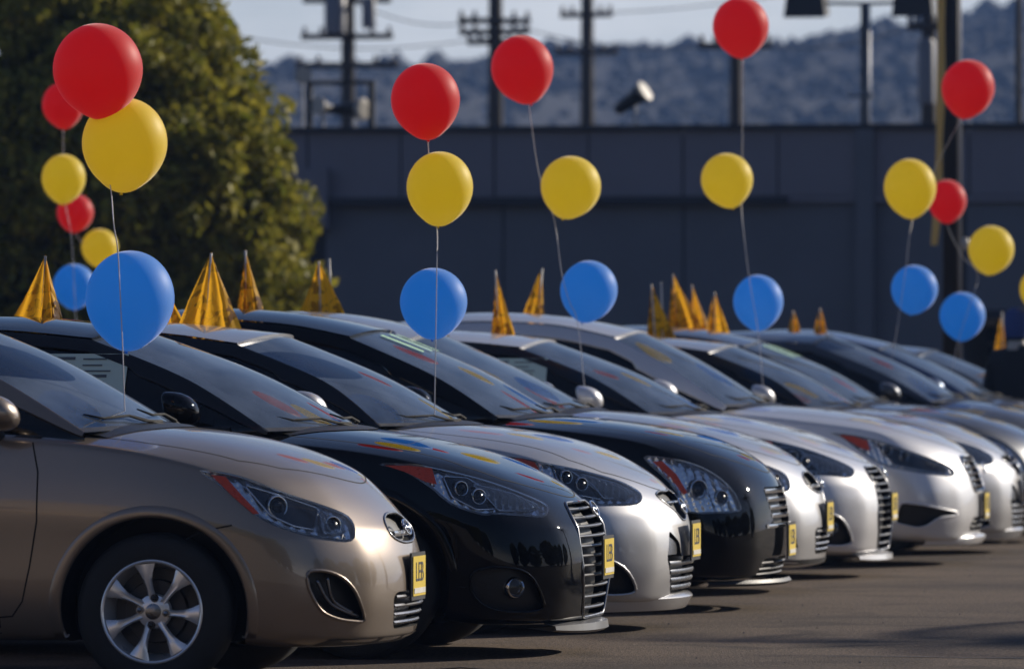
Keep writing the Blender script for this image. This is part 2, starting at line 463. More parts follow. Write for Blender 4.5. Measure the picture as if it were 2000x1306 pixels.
def make_wheel(parent, x, y, z, rt, rr, style=7, rot=0.0):
    """axis along y, outer face towards -y when y<0"""
    s = -1 if y < 0 else 1
    root = MB(); A = Matrix(((1, 0, 0, 0), (0, 0, s, 0), (0, 1, 0, 0), (0, 0, 0, 1)))
    w = .095
    prof = [(rr, -w), (rr+.015, -w-.004), (rt-.03, -w-.002), (rt-.008, -w+.015), (rt, -w+.035), (rt, w-.035), (rt-.008, w-.015), (rt-.03, w+.002), (rr+.015, w+.006), (rr-.002, w-.001)]
    root.lathe(prof, 64, A); ty = root.obj('tyre', M['tyre'], None, True, 40)
    wh = bpy.data.objects.new('wheel', None); link(wh, parent); wh.location = (x, y, z); wh.rotation_euler = (0, rot, 0)
    ty.parent = wh
    b = MB(); b.lathe([(rr-.002, w-.002), (rr+.003, w+.004), (rr-.002, w+.007), (rr-.008, w+.003), (rr-.010, w-.02), (rr-.03, w-.10), (rr-.03, -w)], 64, A)
    b.obj('rim', M['rim'], wh, True, 35)
    b = MB(); b.lathe([(0.001, w-.10), (rr-.03, w-.10)], 32, A); b.lathe([(.0, w-.075), (.115, w-.075), (.12, w-.095)], 32, A); b.obj('brake_disc', M['rimdark'], wh)
    # spokes
    for k in range(style):
        a0 = 2*math.pi*k/style
        b = MB(); V = []; F = []
        rs = [.030, .055, .085, .115, .145, rr-.012]; hwid = [.016, .014, .012, .015, .024, .040]; hh = [w-.028, w-.022, w-.014, w-.008, w-.003, w-.002]; sk = [0, 0, .003, .006, .008, .012]
        for r_, h_, hz, q in zip(rs, hwid, hh, sk):
            for (u, dz) in ((-h_, -.006), (-h_*.55, .003), (0, .0), (h_*.55, .003), (h_, -.006), (h_*.7, -.03), (-h_*.7, -.03)):
                px, py = r_, u+q
                X = px*math.cos(a0)-py*math.sin(a0); Z = px*math.sin(a0)+py*math.cos(a0)
                V.append((X, s*(hz+dz), Z))
        n = 7
        for i in range(5):
            for j in range(n):
                j2 = (j+1) % n; F.append((i*n+j, i*n+j2, (i+1)*n+j2, (i+1)*n+j))
        b.add(V, F); b.obj('spoke', M['rim'], wh, True, 50)
    b = MB(); b.lathe([(.066, w-.05), (.062, w-.028), (.045, w-.022), (.030, w-.020)], 32, A); b.obj('hub', M['rim'], wh, True, 40)
    b = MB(); b.lathe([(.030, w-.021), (.029, w-.013), (.020, w-.010), (.0001, w-.009)], 28, A); b.obj('hub_cap', M['dchrome'], wh, True, 60)
    for k in range(4):
        a = math.pi/2*k+.0; cx, cz = .050*math.cos(a), .050*math.sin(a)
        b = MB(); T4 = Matrix.Translation((cx, 0, cz)) @ A
        b.lathe([(.0145, w-.040), (.0145, w-.014), (.011, w-.014)], 14, T4); b.lathe([(.010, w-.016), (.010, w-.006), (.0001, w-.003)], 6, T4)
        b.obj('lug_nut', M['plastic'] if k % 2 else M['dchrome'], wh)
    return wh
def make_mirror(parent, m, x, y, z, sc=1.0):
    """door mirror: rounded shell with stalk"""
    s = -1 if y < 0 else 1
    rows = []
    for i in range(13):
        v = -math.pi/2+math.pi*i/12; row = []
        for k in range(25):
            u = 2*math.pi*k/24
            cx = math.copysign(abs(math.cos(u))**.85, math.cos(u)); sy = math.copysign(abs(math.sin(u))**.8, math.sin(u))
            rr = max(0, math.cos(v))**.75
            px = (.105 if cx > 0 else .035)*cx*rr; py = .105*sy*rr; pz = .068*math.copysign(abs(math.sin(v))**.9, math.sin(v))
            pz += .012*(py/.1)*1; px -= .02*(pz/.07)
            row.append((x+px*sc, y+s*py*sc, z+pz*sc))
        rows.append(row)
    b = MB(); b.grid(rows); o = b.obj('door_mirror', m, parent, True)
    b = MB(); b.tube([(x-.0, y-s*.05, z-.05*sc), (x-.005, y-s*.12, z-.085*sc), (x-.01, y-s*.19, z-.10*sc)], [.024, .026, .03], 8); b.obj('mirror_stalk', M['plastic'], o, True)
    return o
def superbox(b, c, h, n=6, e=.55):
    """rounded cushion"""
    rows = []
    for i in range(n+1):
        v = -math.pi/2+math.pi*i/n; row = []
        for k in range(2*n+1):
            u = 2*math.pi*k/(2*n); f = lambda t: math.copysign(abs(t)**e, t)
            row.append((c[0]+h[0]*f(math.cos(v))*f(math.cos(u)), c[1]+h[1]*f(math.cos(v))*f(math.sin(u)), c[2]+h[2]*f(math.sin(v))))
        rows.append(row)
    b.grid(rows)

def make_car(T, body_mat, root):
    """build all the parts of one car under root; x forwards, nose near x = 0"""
    me0 = body_cage(T); tmp = bpy.data.objects.new('tmp', me0); C.objects.link(tmp)
    ss = tmp.modifiers.new('s', 'SUBSURF'); ss.levels = 3; ss.render_levels = 3
    sm = eval_mesh(tmp); tmp.modifiers.clear()
    sf = Surf(sm)
    # ---- cutters
    CV, CF = [], []
    def addc(V, F, bothsides=False):
        for k in range(2 if bothsides else 1):
            v, f = (V, F) if k == 0 else flipy(V, F)
            n = len(CV); CV.extend([tuple(p) for p in v]); CF.extend([tuple(i+n for i in q) for q in f])
    wr = T['arch_r']
    for wx in (T['wheel_x'], T['wheel_x']-T['wb']):
        b = MB(); n = 56
        prof = [(wr*math.cos(2*math.pi*k/n), wr*math.sin(2*math.pi*k/n)) for k in range(n)]
        v = [(wx+p[0], -1.2, T['wheel_z']+p[1]) for p in prof]+[(wx+p[0], -.58, T['wheel_z']+p[1]) for p in prof]
        f = [tuple(range(n)), tuple(range(2*n-1, n-1, -1))]+[(k, n+k, n+(k+1) % n, (k+1) % n) for k in range(n)]
        addc(v, f, True)
    cb = MB(); cb.box((T['wheel_x']-T['wb']-.1, -.64, .42), (T['cowl_x']-.30, .64, 1.6)); addc(cb.v, [q[::-1] for q in cb.f] if False else cb.f)
    feats = T['feats'](T)
    for ft in feats:
        if ft.get('cut'):
            addc(*cutter(sf, ft['P'], ft['mode'], ft['cut']), bothsides=ft.get('both', False))
    cm = bpy.data.meshes.new('cut'); cm.from_pydata(CV, [], CF); cm.update()
    bmc = bmesh.new(); bmc.from_mesh(cm); bmesh.ops.recalc_face_normals(bmc, faces=bmc.faces); bmc.to_mesh(cm); bmc.free()
    for mm in (body_mat, M['cavity']): cm.materials.append(mm)
    for p in cm.polygons: p.material_index = 1
    bo = bpy.data.objects.new('tmpb', sm); C.objects.link(bo); sm.materials.clear(); sm.materials.append(body_mat); sm.materials.append(M['cavity'])
    co = bpy.data.objects.new('tmpc', cm); C.objects.link(co)
    md = bo.modifiers.new('b', 'BOOLEAN'); md.operation = 'DIFFERENCE'; md.object = co; md.solver = 'EXACT'; md.use_self = False
    bm1 = eval_mesh(bo)
    if not (len(sm.polygons)*.75 < len(bm1.polygons) and max(v.co.x for v in bm1.vertices) > -.05 and min(v.co.z for v in bm1.vertices) < .25 and sum(1 for p in bm1.polygons if p.material_index == 0) > len(sm.polygons)*.6):
        md.use_self = True; bm1 = eval_mesh(bo)
    for o in (tmp, bo, co): bpy.data.objects.remove(o)
    # ---- split in panels
    vs = [v.co.copy() for v in bm1.vertices]; groups = {}
    cls = T['classify']
    for p in bm1.polygons:
        g = 'body' if p.material_index == 1 else cls(p.center, p.normal)
        if 'door' in g: g = (g, p.center.y > 0)
        groups.setdefault(g, []).append((tuple(p.vertices), p.material_index, p.normal.copy()))
    for g, polys in groups.items():
        g = g[0] if isinstance(g, tuple) else g
        used = sorted({i for q in polys for i in q[0]}); mp = {i: k for k, i in enumerate(used)}
        me = bpy.data.meshes.new(g); me.from_pydata([vs[i] for i in used], [], [tuple(mp[i] for i in q[0]) for q in polys]); me.update()
        me.materials.append(body_mat); me.materials.append(M['cavity'])
        me.shade_smooth(); nn = {}
        loops = []
        for pi, p in enumerate(me.polygons):
            p.material_index = polys[pi][1]
            for vi in p.vertices:
                if polys[pi][1] == 1: loops.append(tuple(polys[pi][2]))
                else:
                    if vi not in nn: nn[vi] = tuple(sf.normal(me.vertices[vi].co))
                    loops.append(nn[vi])
        me.normals_split_custom_set(loops)
        link(bpy.data.objects.new(g, me), root)
    # ---- panel gaps
    for g in T['gaps']:
        V, F = ribbon(sf, g['pts'], g['mode'], g.get('w', .006))
        if g.get('both', True): both('panel_gap', V, F, M['gap'], root, False)
        else: mesh_obj('panel_gap', V, F, M['gap'], root)
    # ---- flared lips round the wheel openings
    sdm = Side(.85, 0)
    for wx in (T['wheel_x'], T['wheel_x']-T['wb']):
        rows = []
        for k in range(41):
            a = R(-22+224*k/40); row = []
            for r_, o_ in ((wr-.004, -.012), (wr-.001, .002), (wr+.006, .005), (wr+.034, .0045), (wr+.042, -.001)):
                z_ = T['wheel_z']+r_*math.sin(a)
                if z_ < .19: z_ = .19
                h = sf.hit(sdm.o((wx+r_*math.cos(a), z_)), sdm.d); row.append(tuple(h+sf.normal(h)*o_))
            rows.append(row)
        q = MB(); q.grid(rows); both('wheel_arch_lip', [Vector(v) for v in q.v], q.f, body_mat, root)
    # ---- features
    for ft in feats:
        ft['build'](sf, ft, root, body_mat)
    greenhouse(T, body_mat, root, sf)
    for wx in (T['wheel_x'], T['wheel_x']-T['wb']):
        for s in (-1, 1):
            make_wheel(root, wx, s*T.get('track', .745), T['wheel_z'], T['tyre_r'], T['rim_r'], rot=.12)
    for s in (-1, 1):
        make_mirror(root, T.get('mirror_mat') or body_mat, T['mirror'][0], s*T['mirror'][1], T['mirror'][2])
    # underside
    b = MB(); b.box((T['wheel_x']-T['wb']+.4, -.55, .19), (T['wheel_x']-.42, .55, .28)); b.obj('underbody', M['cavity'], root)
    # seats, dash, steering wheel
    x0 = T['cowl_x']-.30
    b = MB(); b.box((x0-.28, -.62, .55), (x0, .62, .90)); b.obj('dashboard', M['interior'], root)
    for s in (-1, 1):
        b = MB(); superbox(b, (x0-1.0, s*.36, .62), (.26, .24, .10)); superbox(b, (x0-1.27, s*.36, .88), (.09, .22, .32)); st = b.obj('seat', M['seat'], root, True)
        b = MB(); superbox(b, (x0-1.31, s*.36, 1.24), (.05, .12, .085)); b.obj('headrest', M['seat'], st, True)
    b = MB(); c = [(math.cos(2*math.pi*k/24)*.18, math.sin(2*math.pi*k/24)*.18) for k in range(25)]
    b.tube([(x0-.42+z*.35, .36+y, .93+z*.93) for y, z in c], .014, 6, False); b.obj('steering_wheel', M['interior'], root, True)
    return sf

def greenhouse(T, bm_, root, sf):
    G = T['gh']; ns = 26
    zb = G['zb']; yb = G.get('yb', .775); tum = G.get('tum', .42)
    Y = lambda z: yb-tum*max(0, z-zb)-.30*max(0, z-zb)**2
    # windshield
    cw = crom([G['cowl'], G['wsm'], G['wst']], 10); rw = crom([G['scowl'], G['swsm'], G['swst']], 10)
    def yr(z, x): return Y(z)-G.get('ins', .0)
    def rowp(c, r, n=20, p=2.2, off=0.0):
        row = []
        for k in range(n+1):
            t = -1+2*k/n; a = abs(t)**p; y = yr(r[1], r[0])*t
            row.append((c[0]+(r[0]-c[0])*a, y, c[1]+(r[1]-c[1])*a+off))
        return row
    b = MB(); b.grid([rowp(c, r) for c, r in zip(cw, rw)]); ws = b.obj('windshield', M['windshield'], root, True)
    if T.get('numerals'):
        for ci_, ch_ in enumerate(T['numerals']):
            cu = bpy.data.curves.new('txt', 'FONT'); cu.body = ch_; cu.size = .27; cu.align_x = 'CENTER'; cu.align_y = 'CENTER'; cu.resolution_u = 3; cu.offset = .006
            o = bpy.data.objects.new('txt', cu); C.objects.link(o); me = eval_mesh(o); bpy.data.objects.remove(o)
            tv, tf = [], []
            bmx = bmesh.new(); bmx.from_mesh(me); bmesh.ops.triangulate(bmx, faces=bmx.faces); bmesh.ops.subdivide_edges(bmx, edges=[e for e in bmx.edges if e.calc_length() > .05], cuts=2); bmesh.ops.triangulate(bmx, faces=bmx.faces)
            n1_ = len(cw)
            for v in bmx.verts:
                f_ = .80+v.co.y*1.15; i_ = max(0, min(n1_-2, int(f_*(n1_-1)))); fr_ = f_*(n1_-1)-i_
                c_ = np.array(cw[i_])*(1-fr_)+np.array(cw[i_+1])*fr_; r_ = np.array(rw[i_])*(1-fr_)+np.array(rw[i_+1])*fr_
                X_ = (v.co.x+(ci_-(len(T['numerals'])-1)/2)*.158)*1.15; t_ = X_/ yr(r_[1], 0); a_ = abs(t_)**2.2
                tv.append((c_[0]+(r_[0]-c_[0])*a_+.004, X_, c_[1]+(r_[1]-c_[1])*a_+.006))
            tf = [tuple(v.index for v in f.verts) for f in bmx.faces]; bmx.free()
            mesh_obj('painted_numeral', tv, tf, M['decal_green'], ws)
    # black border (frit) inside the lower edge and cowl panel
    b = MB()
    lo = [rowp(cw[0], rw[0], off=.002), rowp(cw[1], rw[1], off=.003)]; b.grid(lo); b.obj('glass_border', M['plastic'], ws)
    xc = T['cowl_x']
    cp = []
    for k in range(21):
        t = -1+2*k/20; y = .70*t; a = abs(t)**2.2
        xf = G['cowl'][0]+.07+(G['scowl'][0]-G['cowl'][0])*a; xb = G['cowl'][0]-.05+(G['scowl'][0]-G['cowl'][0])*a
        cp.append([(xx, y, sf.hit(Vector((xx, y, 2)), Vector((0, 0, -1))).z+dz) for xx, dz in ((xf, .003), (xf-.03, .008), (xb, .012))])
    b = MB(); b.grid(cp); b.obj('cowl_panel', M['plastic'], root)
    # wipers
    for y0, y1 in ((.50, -.12), (-.05, -.60)):
        b = MB(); pts = []
        for k in range(9):
            t = k/8; y = y0+(y1-y0)*t; a = (abs(y)/.68)**2.2
            c0 = cw[1]; r0 = rw[1]; f = .05+.10*math.sin(math.pi*t*.6)
            i = 1+int(2*t) ; c = cw[i]; r = rw[i]
            pts.append((c[0]+(r[0]-c[0])*a+.012, y, c[1]+(r[1]-c[1])*a+.010+.006*math.sin(t*3)))
        b.tube(pts, [.008]+[.0055]*7+[.003], 6); b.tube([(pts[0][0]+.03, pts[0][1], pts[0][2]-.02), pts[4]], [.009, .005], 6); b.obj('wiper', M['gap'], root, True)
    # roof to tail
    rc = crom([G['wst']]+G['roof'], 6); rr = crom([G['swst']]+G['rail'], 6)
    k = min(len(rc), len(rr)); rc, rr = rc[:k], rr[:k]
    nr = G.get('nroof', 3)*6
    def rowr(c, r, off): return rowp(c, r, 28, 2.6, off)
    b = MB(); first = rowr(rc[0], rr[0], -.004); first2 = rowr((rc[0][0]+.004, rc[0][1]), (rr[0][0]+.004, rr[0][1]), .010)
    b.grid([first, first2]+[rowr(c, r, .011) for c, r in zip(rc[:nr+1], rr[:nr+1])]); b.obj('roof', bm_, root, True, 50)
    b = MB(); b.grid([rowr(c, r, .006) for c, r in zip(rc[nr:], rr[nr:])]); b.obj('rear_window', M['side_glass'], root, True)
    # side glass sheet & painted rail
    full = rw[:-1]+rr
    rail_t = G.get('pillar', .075)
    for s in (-1, 1):
        g = MB(); rows = []; prow = []
        for i, (x, z) in enumerate(full):
            z = float(z); zz = max(zb-.02, min(z, 9))
            row = []
            for q in range(6):
                zq = z+(zb-.02-z)*q/5 if z > zb-.02 else z
                row.append((x, s*(Y(zq)-.006), zq))
            rows.append(row)
            t = full[min(i+1, len(full)-1)]; u = full[max(i-1, 0)]
            dx, dz = t[0]-u[0], t[1]-u[1]; L = math.hypot(dx, dz) or 1
            nx, nz = -dz/L, dx/L                      # to the inside (down/back)
            if nz > 0: nx, nz = -nx, -nz
            pr = []
            wd = rail_t*(.25+.75*min(1, i/9))*(.95 if i < 10 else .75 if i > 14 else 1.0)
            for q, o in ((0, .0), (.08, .010), (.9, .010), (1.0, -.004)):
                xx, z2 = x+nx*wd*q, max(z+nz*wd*q, zb-.03)
                pr.append((xx, s*(Y(z2)+o), z2+(.004 if q == 0 else 0)))
            prow.append(pr)
        g.grid(rows); g.obj('side_window', M['side_glass'], root, True)
        b = MB(); b.grid(prow); b.obj('roof_pillar', G.get('pillar_mat') or bm_, root, True, 45)
        # belt moulding, centre pillar
        b = MB()
        xa, xe = G['scowl'][0]-.16, full[-1][0]+.25
        b.grid([[(xa+(xe-xa)*k/12, s*(Y(zb)+.014), zb+G.get('belt_rise', 0)*k/12-.012), (xa+(xe-xa)*k/12, s*(Y(zb)+.016), zb+.004), (xa+(xe-xa)*k/12, s*(Y(zb)-.01), zb+.010)] for k in range(13)])
        b.obj('belt_moulding', M['plastic'], root, True)
        b = MB(); xp = G.get('bpx', -2.25)
        zt = float(np.interp(-xp, [-p[0] for p in full], [p[1] for p in full]))
        for (za) in (0,):
            nseg = 6
            b.grid([[(xp-.05-.02*q/nseg, s*(Y(zb+(zt-zb)*q/nseg)+.001), zb+(zt-zb)*q/nseg), (xp+.05-.03*q/nseg, s*(Y(zb+(zt-zb)*q/nseg)+.001), zb+(zt-zb)*q/nseg)] for q in range(nseg+1)])
        b.obj('centre_pillar', M['plastic'], root)

# ------------------------------------------------------------------ features
def projector(root, c, r, axis):
    q = Vector(axis).to_track_quat('Z', 'Y').to_matrix().to_4x4(); A = Matrix.Translation(c) @ q
    b = MB(); b.lathe([(r*.80, -.012), (r*.84, .004), (r*.98, .010), (r*1.06, .002), (r*1.10, -.014), (r*1.12, -.03)], 28, A); o = b.obj('projector_ring', M['chrome'], root, True)
    b = MB(); b.lathe([(r*.80, -.008), (r*.66, .004), (r*.38, .014), (.001, .018)], 20, A); b.obj('projector_lens', M['housing_black'], o, True, 50)
    return o
def build_headlight(sf, ft, root, bmat):
    mode = ft['mode']; P = ft['P']; dh = ft.get('dh', .032)
    for side in (0, 1):
        def mk(name, V, F, m, par, smooth=True, sharp=None):
            if side: V, F = flipy([Vector(v) for v in V], F)
            return mesh_obj(name, V, F, m, par, smooth, sharp)
        V, F = patch(sf, P, mode, off=.0015, step=.02); hl = mk('headlight', V, F, M['lens'], root)
        V, F = patch(sf, P, mode, depth=dh, step=.009)
        V = [v+mode.d*(.012*(((v.x*.9+v.z*.35)/.030) % 1.0)-.004) for v in V]; mk('lamp_housing', V, F, ft.get('hm', M['housing']), hl)
        V2, F2, PO = fill2d(P, .02); cx = sum(p[0] for p in PO)/len(PO); cz = sum(p[1] for p in PO)/len(PO)
        rows = []
        for k in range(len(PO)+1):
            p = PO[k % len(PO)]; pa = PO[(k-1) % len(PO)]; pb = PO[(k+1) % len(PO)]
            t = Vector((pb[0]-pa[0], pb[1]-pa[1])); t.normalize(); nn = Vector((-t.y, t.x))
            if nn.dot(Vector((cx-p[0], cz-p[1]))) < 0: nn = -nn
            h = sf.hit(mode.o(p), mode.d); q = (p[0]+nn.x*.009, p[1]+nn.y*.009); h2 = sf.hit(mode.o(q), mode.d)
            rows.append([tuple(h+mode.d*.004), tuple(h2+mode.d*.010), tuple(h2+mode.d*.033)])
        b = MB(); b.grid(rows); mk('lamp_bezel', b.v, b.f, M['lamp_silver'], hl)
        for sub in ft.get('subs', []):
            V, F = patch(sf, sub['P'], mode, depth=sub['d'], step=.007 if sub['m'] == 'lamp_silver' else .025) if 'd' in sub else patch(sf, sub['P'], mode, off=sub['off'], step=.02)
            if sub['m'] == 'lamp_silver': V = [v+mode.d*(.014*(((v.x+v.z*.25)/.024) % 1.0)-.004) for v in V]
            mk(sub['name'], V, F, M[sub['m']], hl, sub['m'] != 'lamp_silver')
            if sub.get('edge'):
                E_ = [sf.hit(mode.o(p), mode.d)+mode.d*(sub['d']-.003) for p in densify(sub['P'], .03)]; q = MB(); q.tube([tuple(p) for p in E_+E_[:1]], sub['edge'], 6, False)
                mk('lamp_trim', q.v, q.f, M['chrome'], hl)
        for (px, pz, r, dep) in ft.get('bowls', []):
            h = sf.hit(mode.o((px, pz)), mode.d)+mode.d*dep
            if side: h = Vector((h.x, -h.y, h.z))
            projector(hl, h, r, Vector((.62, (-.75 if not side else .75), .08)))
def build_patch(sf, ft, root, bmat):
    V, F = patch(sf, ft['P'], ft['mode'], off=ft.get('off', .003), step=ft.get('step', .03)) if 'pd' not in ft else patch(sf, ft['P'], ft['mode'], depth=ft['pd'], step=.03)
    m = M[ft['m']] if ft['m'] != 'body' else bmat
    if ft.get('both'): both(ft['name'], V, F, m, root)
    else: mesh_obj(ft['name'], V, F, m, root, True)
def build_grille(sf, ft, root, bmat):
    """bars in a recess: zs list of (z, half width), colour m"""
    g = None
    V, F = patch(sf, ft['P'], ft['mode'], depth=ft['cut']-.012, step=.05)
    g = mesh_obj('grille', V, F, M['plastic'], root, True)
    for z, hwd in ft['bars']:
        for seg in ft.get('segs', [(-1, 1)]):
            ys = np.linspace(hwd*seg[0], hwd*seg[1], 15)
            V, F = slat(sf, list(ys), (lambda y, z=z: z+ft.get('bow', 0)*(y/.4)**2), ft.get('inset', .018), ft.get('bh', .018), ft.get('bd', .03))
            mesh_obj('slat', V, F, M[ft.get('m', 'dchrome')], g, True, 50)
    if ft.get('frame'):
        PO = ft['P']; b = MB(); pts = [sf.hit(ft['mode'].o(p), ft['mode'].d)+Vector((.0, 0, 0)) for p in PO]
        b.tube([tuple(p) for p in pts]+[tuple(pts[0])], ft['frame'], 6, False); b.obj('grille_frame', M[ft.get('fm', 'chrome')], g, True)
def build_fog(sf, ft, root, bmat):
    mode = ft['mode']
    V, F = patch(sf, ft['P'], mode, depth=ft['cut']-.008, step=.04); both('fog_light_recess', V, F, M['plastic'], root)
    E_ = [sf.hit(mode.o(p), mode.d)+sf.normal(sf.hit(mode.o(p), mode.d))*.001 for p in densify(ft['P'], .03)]; q = MB(); q.tube([tuple(p) for p in E_+E_[:1]], .007, 6, False); both('fog_bezel', [Vector(v) for v in q.v], q.f, bmat, root)
    if 'lamp' in ft:
        px, pz, r = ft['lamp']; h = sf.hit(mode.o((px, pz)), mode.d)+mode.d*.02
        for s in (1, -1):
            c = Vector((h.x, h.y*s, h.z)); ax = Vector((.75, -.66*s, 0)).to_track_quat('Z', 'Y').to_matrix().to_4x4(); A = Matrix.Translation(c) @ ax
            b = MB(); b.lathe([(r*1.12, -.03), (r*1.12, .004), (r, .008), (r*.95, .0), (r*.7, -.02), (.001, -.03)], 24, A); o = b.obj('fog_lamp', M['chrome'], root, True, 50)
            b = MB(); b.lathe([(r*.98, .004), (r*.7, .010), (.001, .014)], 20, A); b.obj('fog_lens', M['lens'], o, True)
    for (a, bb) in ft.get('ribs', []):
        pts = [sf.hit(mode.o(p), mode.d)+mode.d*.018 for p in crom([a, ((a[0]+bb[0])/2-.025, (a[1]+bb[1])/2-.02), bb], 6)]
        for s in (1, -1):
            b = MB(); b.tube([(p.x, p.y*s, p.z) for p in pts], .007, 6); b.obj('fog_rib', M['dchrome'], root, True)
def mirror_y(P): return P+[(-y, z) for y, z in reversed(P)]

# ---- common station tables
XS = [-.60, -.83, -1.07, -1.35, -1.75, -2.2, -2.7, -3.1, -3.42, -3.75]
def base_type():
    return dict(W=.85, wheel_x=-.828, wheel_z=.285, wb=2.57, arch_r=.352, tyre_r=.290, rim_r=.190, cowl_x=-.97,
        xs=XS, hw=[.835, .862, .866, .864, .862, .862, .864, .868, .862, .835],
        sh=[.80, .862, .90, .925, .945, .955, .965, .975, .98, .975],
        hood=([-5, -3.4, -1.3, -.95, -.61, -.41, -.25], [.97, .97, .99, .968, .935, .868, .775]),
        front=[(-.12, .13), (-.02, .17), (.012, .30), (.012, .45), (-.035, .575), (-.12, .68), (-.235, .785)],
        corner=[(-.46, .74, .145), (-.38, .78, .19), (-.33, .79, .32), (-.34, .80, .45), (-.37, .80, .56), (-.43, .79, .66), (-.50, .765, .765)],
        rear=[(-3.98, .25), (-4.05, .32), (-4.08, .42), (-4.08, .55), (-4.05, .68), (-4.02, .82), (-3.97, .95)],
        mirror=(-1.42, .93, 1.02))
def classify_std(hx0, hx1, bx, dx, hy=.70, dz0=.26):
    def f(c, n):
        if c.x < hx1+.02 and c.x > hx0 and abs(c.y) < hy and n.z > .35 and c.z > .6: return 'hood'
        if c.x > bx-(.50-c.z)*.12 and c.x > -.62: return 'front_bumper'
        if abs(c.y) > .60 and dz0 < c.z < .95 and dx-1.08 < c.x < dx-.12*max(0, .62-c.z)**1: return 'front_door'
        if abs(c.y) > .60 and dz0 < c.z < .95 and -3.02 < c.x <= dx-1.08 and not (c.x < -2.9+(.0)) : return 'rear_door'
        return 'body'
    return f
def std_gaps(hx0, hx1, bx, dx, phi=11, hy=.70):
    sd_ = Side(.85, 0)
    g = [dict(pts=[(dx-.03, .93), (dx, .80), (dx, .62), (dx-.03, .45), (dx-.06, .32), (dx-.10, .265), (dx-.22, .255), (dx-.95, .255)], mode=sd_),
         dict(pts=[(dx-1.08, .95), (dx-1.08, .27)], mode=sd_),
         dict(pts=[(dx-.15, .20), (dx-.15, .255)], mode=sd_),
         dict(pts=[(bx-.07, .605), (bx-.17, .585), (bx-.24, .555)], mode=sd_),
         dict(pts=[(hx0-.1, hy), (hx0+.2, hy-.01), (hx1-.34, hy-.045), (hx1-.20, hy-.14)], mode=Top()),
         dict(pts=crom([(hx1-.20, -hy+.14), (hx1-.11, -.42), (hx1-.03, -.22), (hx1, 0), (hx1-.03, .22), (hx1-.11, .42), (hx1-.20, hy-.14)], 5), mode=Top(), both=False)]
    return g

# ---- type A : bronze hatchback
def feats_A(T):
    sd = Side(.65, 11.5)
    hl = crom([(-.690, .805), (-.60, .80), (-.50, .775), (-.36, .722), (-.21, .672), (-.125, .634), (-.098, .585), (-.112, .542), (-.20, .548), (-.335, .578), (-.456, .628), (-.59, .735)], 3, True)
    amber = [(-.645, .790), (-.590, .782), (-.530, .715), (-.462, .646), (-.485, .645), (-.56, .708)]
    f = [dict(P=hl, mode=sd, cut=.075, both=True, build=build_headlight, bowls=[(-.395, .672, .040, .022), (-.185, .600, .034, .020)],
              subs=[dict(name='side_marker', P=amber, off=.0035, m='amber'),
                    dict(name='lamp_insert', P=rounded([(-.52, .752), (-.36, .706), (-.24, .662), (-.255, .585), (-.33, .600), (-.42, .640)]), d=.027, m='housing_black', edge=.004), dict(name='lamp_reflector', P=rounded([(-.235, .655), (-.15, .622), (-.135, .570), (-.22, .572)]), d=.014, m='lamp_silver', edge=.003)])]
    fr = Front()
    em = crom([(0, .635), (.10, .632), (.19, .612), (.235, .575), (.20, .545), (.10, .528), (0, .525), (-.10, .528), (-.20, .545), (-.235, .575), (-.19, .612), (-.10, .632)], 3, True)
    f.append(dict(P=em, mode=fr, cut=.05, build=build_grille, bars=[(.560, .17)], m='lamp_silver', bh=.02, frame=.006, fm='dchrome', inset=.012))
    lo = rounded([(-.27, .345), (.27, .345), (.31, .32), (.25, .205), (-.25, .205), (-.31, .32)], .03)
    f.append(dict(P=lo, mode=fr, cut=.06, build=build_grille, bars=[(.325, .27), (.292, .285), (.259, .27), (.228, .25)], m='dchrome', bh=.013, inset=.012))
    fog = crom([(-.285, .432), (-.225, .434), (-.165, .412), (-.118, .368), (-.090, .31), (-.075, .248), (-.12, .245), (-.18, .257), (-.235, .285), (-.272, .34), (-.29, .39)], 3, True)
    f.append(dict(P=fog, mode=Side(.6, 11.5), cut=.07, both=True, build=build_fog, ribs=[((-.255, .40), (-.10, .262)), ((-.215, .41), (-.12, .275))]))
    def plate(sf, ft, root, bmat):
        make_plate(root, .018, .398, 0, s='LEB'); make_badge(root, (-.028, 0, .582), R(-25))
        V, F = patch(sf, [(-.62, .18), (.62, .18), (.62, .155), (-.62, .155)], Front(), off=.004, step=.05); mesh_obj('bumper_lip', V, F, M['plastic'], root, True)
    f.append(dict(build=plate))
    return f
def type_A():
    T = base_type()
    T.update(feats=feats_A, classify=classify_std(-1.02, -.20, -.46, -1.26), gaps=std_gaps(-1.02, -.20, -.46, -1.26))
    T['gh'] = dict(zb=.925, cowl=(-.955, .955), wsm=(-1.42, 1.225), wst=(-1.93, 1.43), scowl=(-1.10, .945), swsm=(-1.50, 1.165), swst=(-2.0, 1.36),
        roof=[(-2.45, 1.455), (-2.95, 1.43), (-3.4, 1.36), (-3.75, 1.22), (-4.0, .97)], rail=[(-2.45, 1.385), (-2.95, 1.36), (-3.35, 1.29), (-3.65, 1.16), (-3.9, .97)], pillar=.070, bpx=-2.38)
    return T
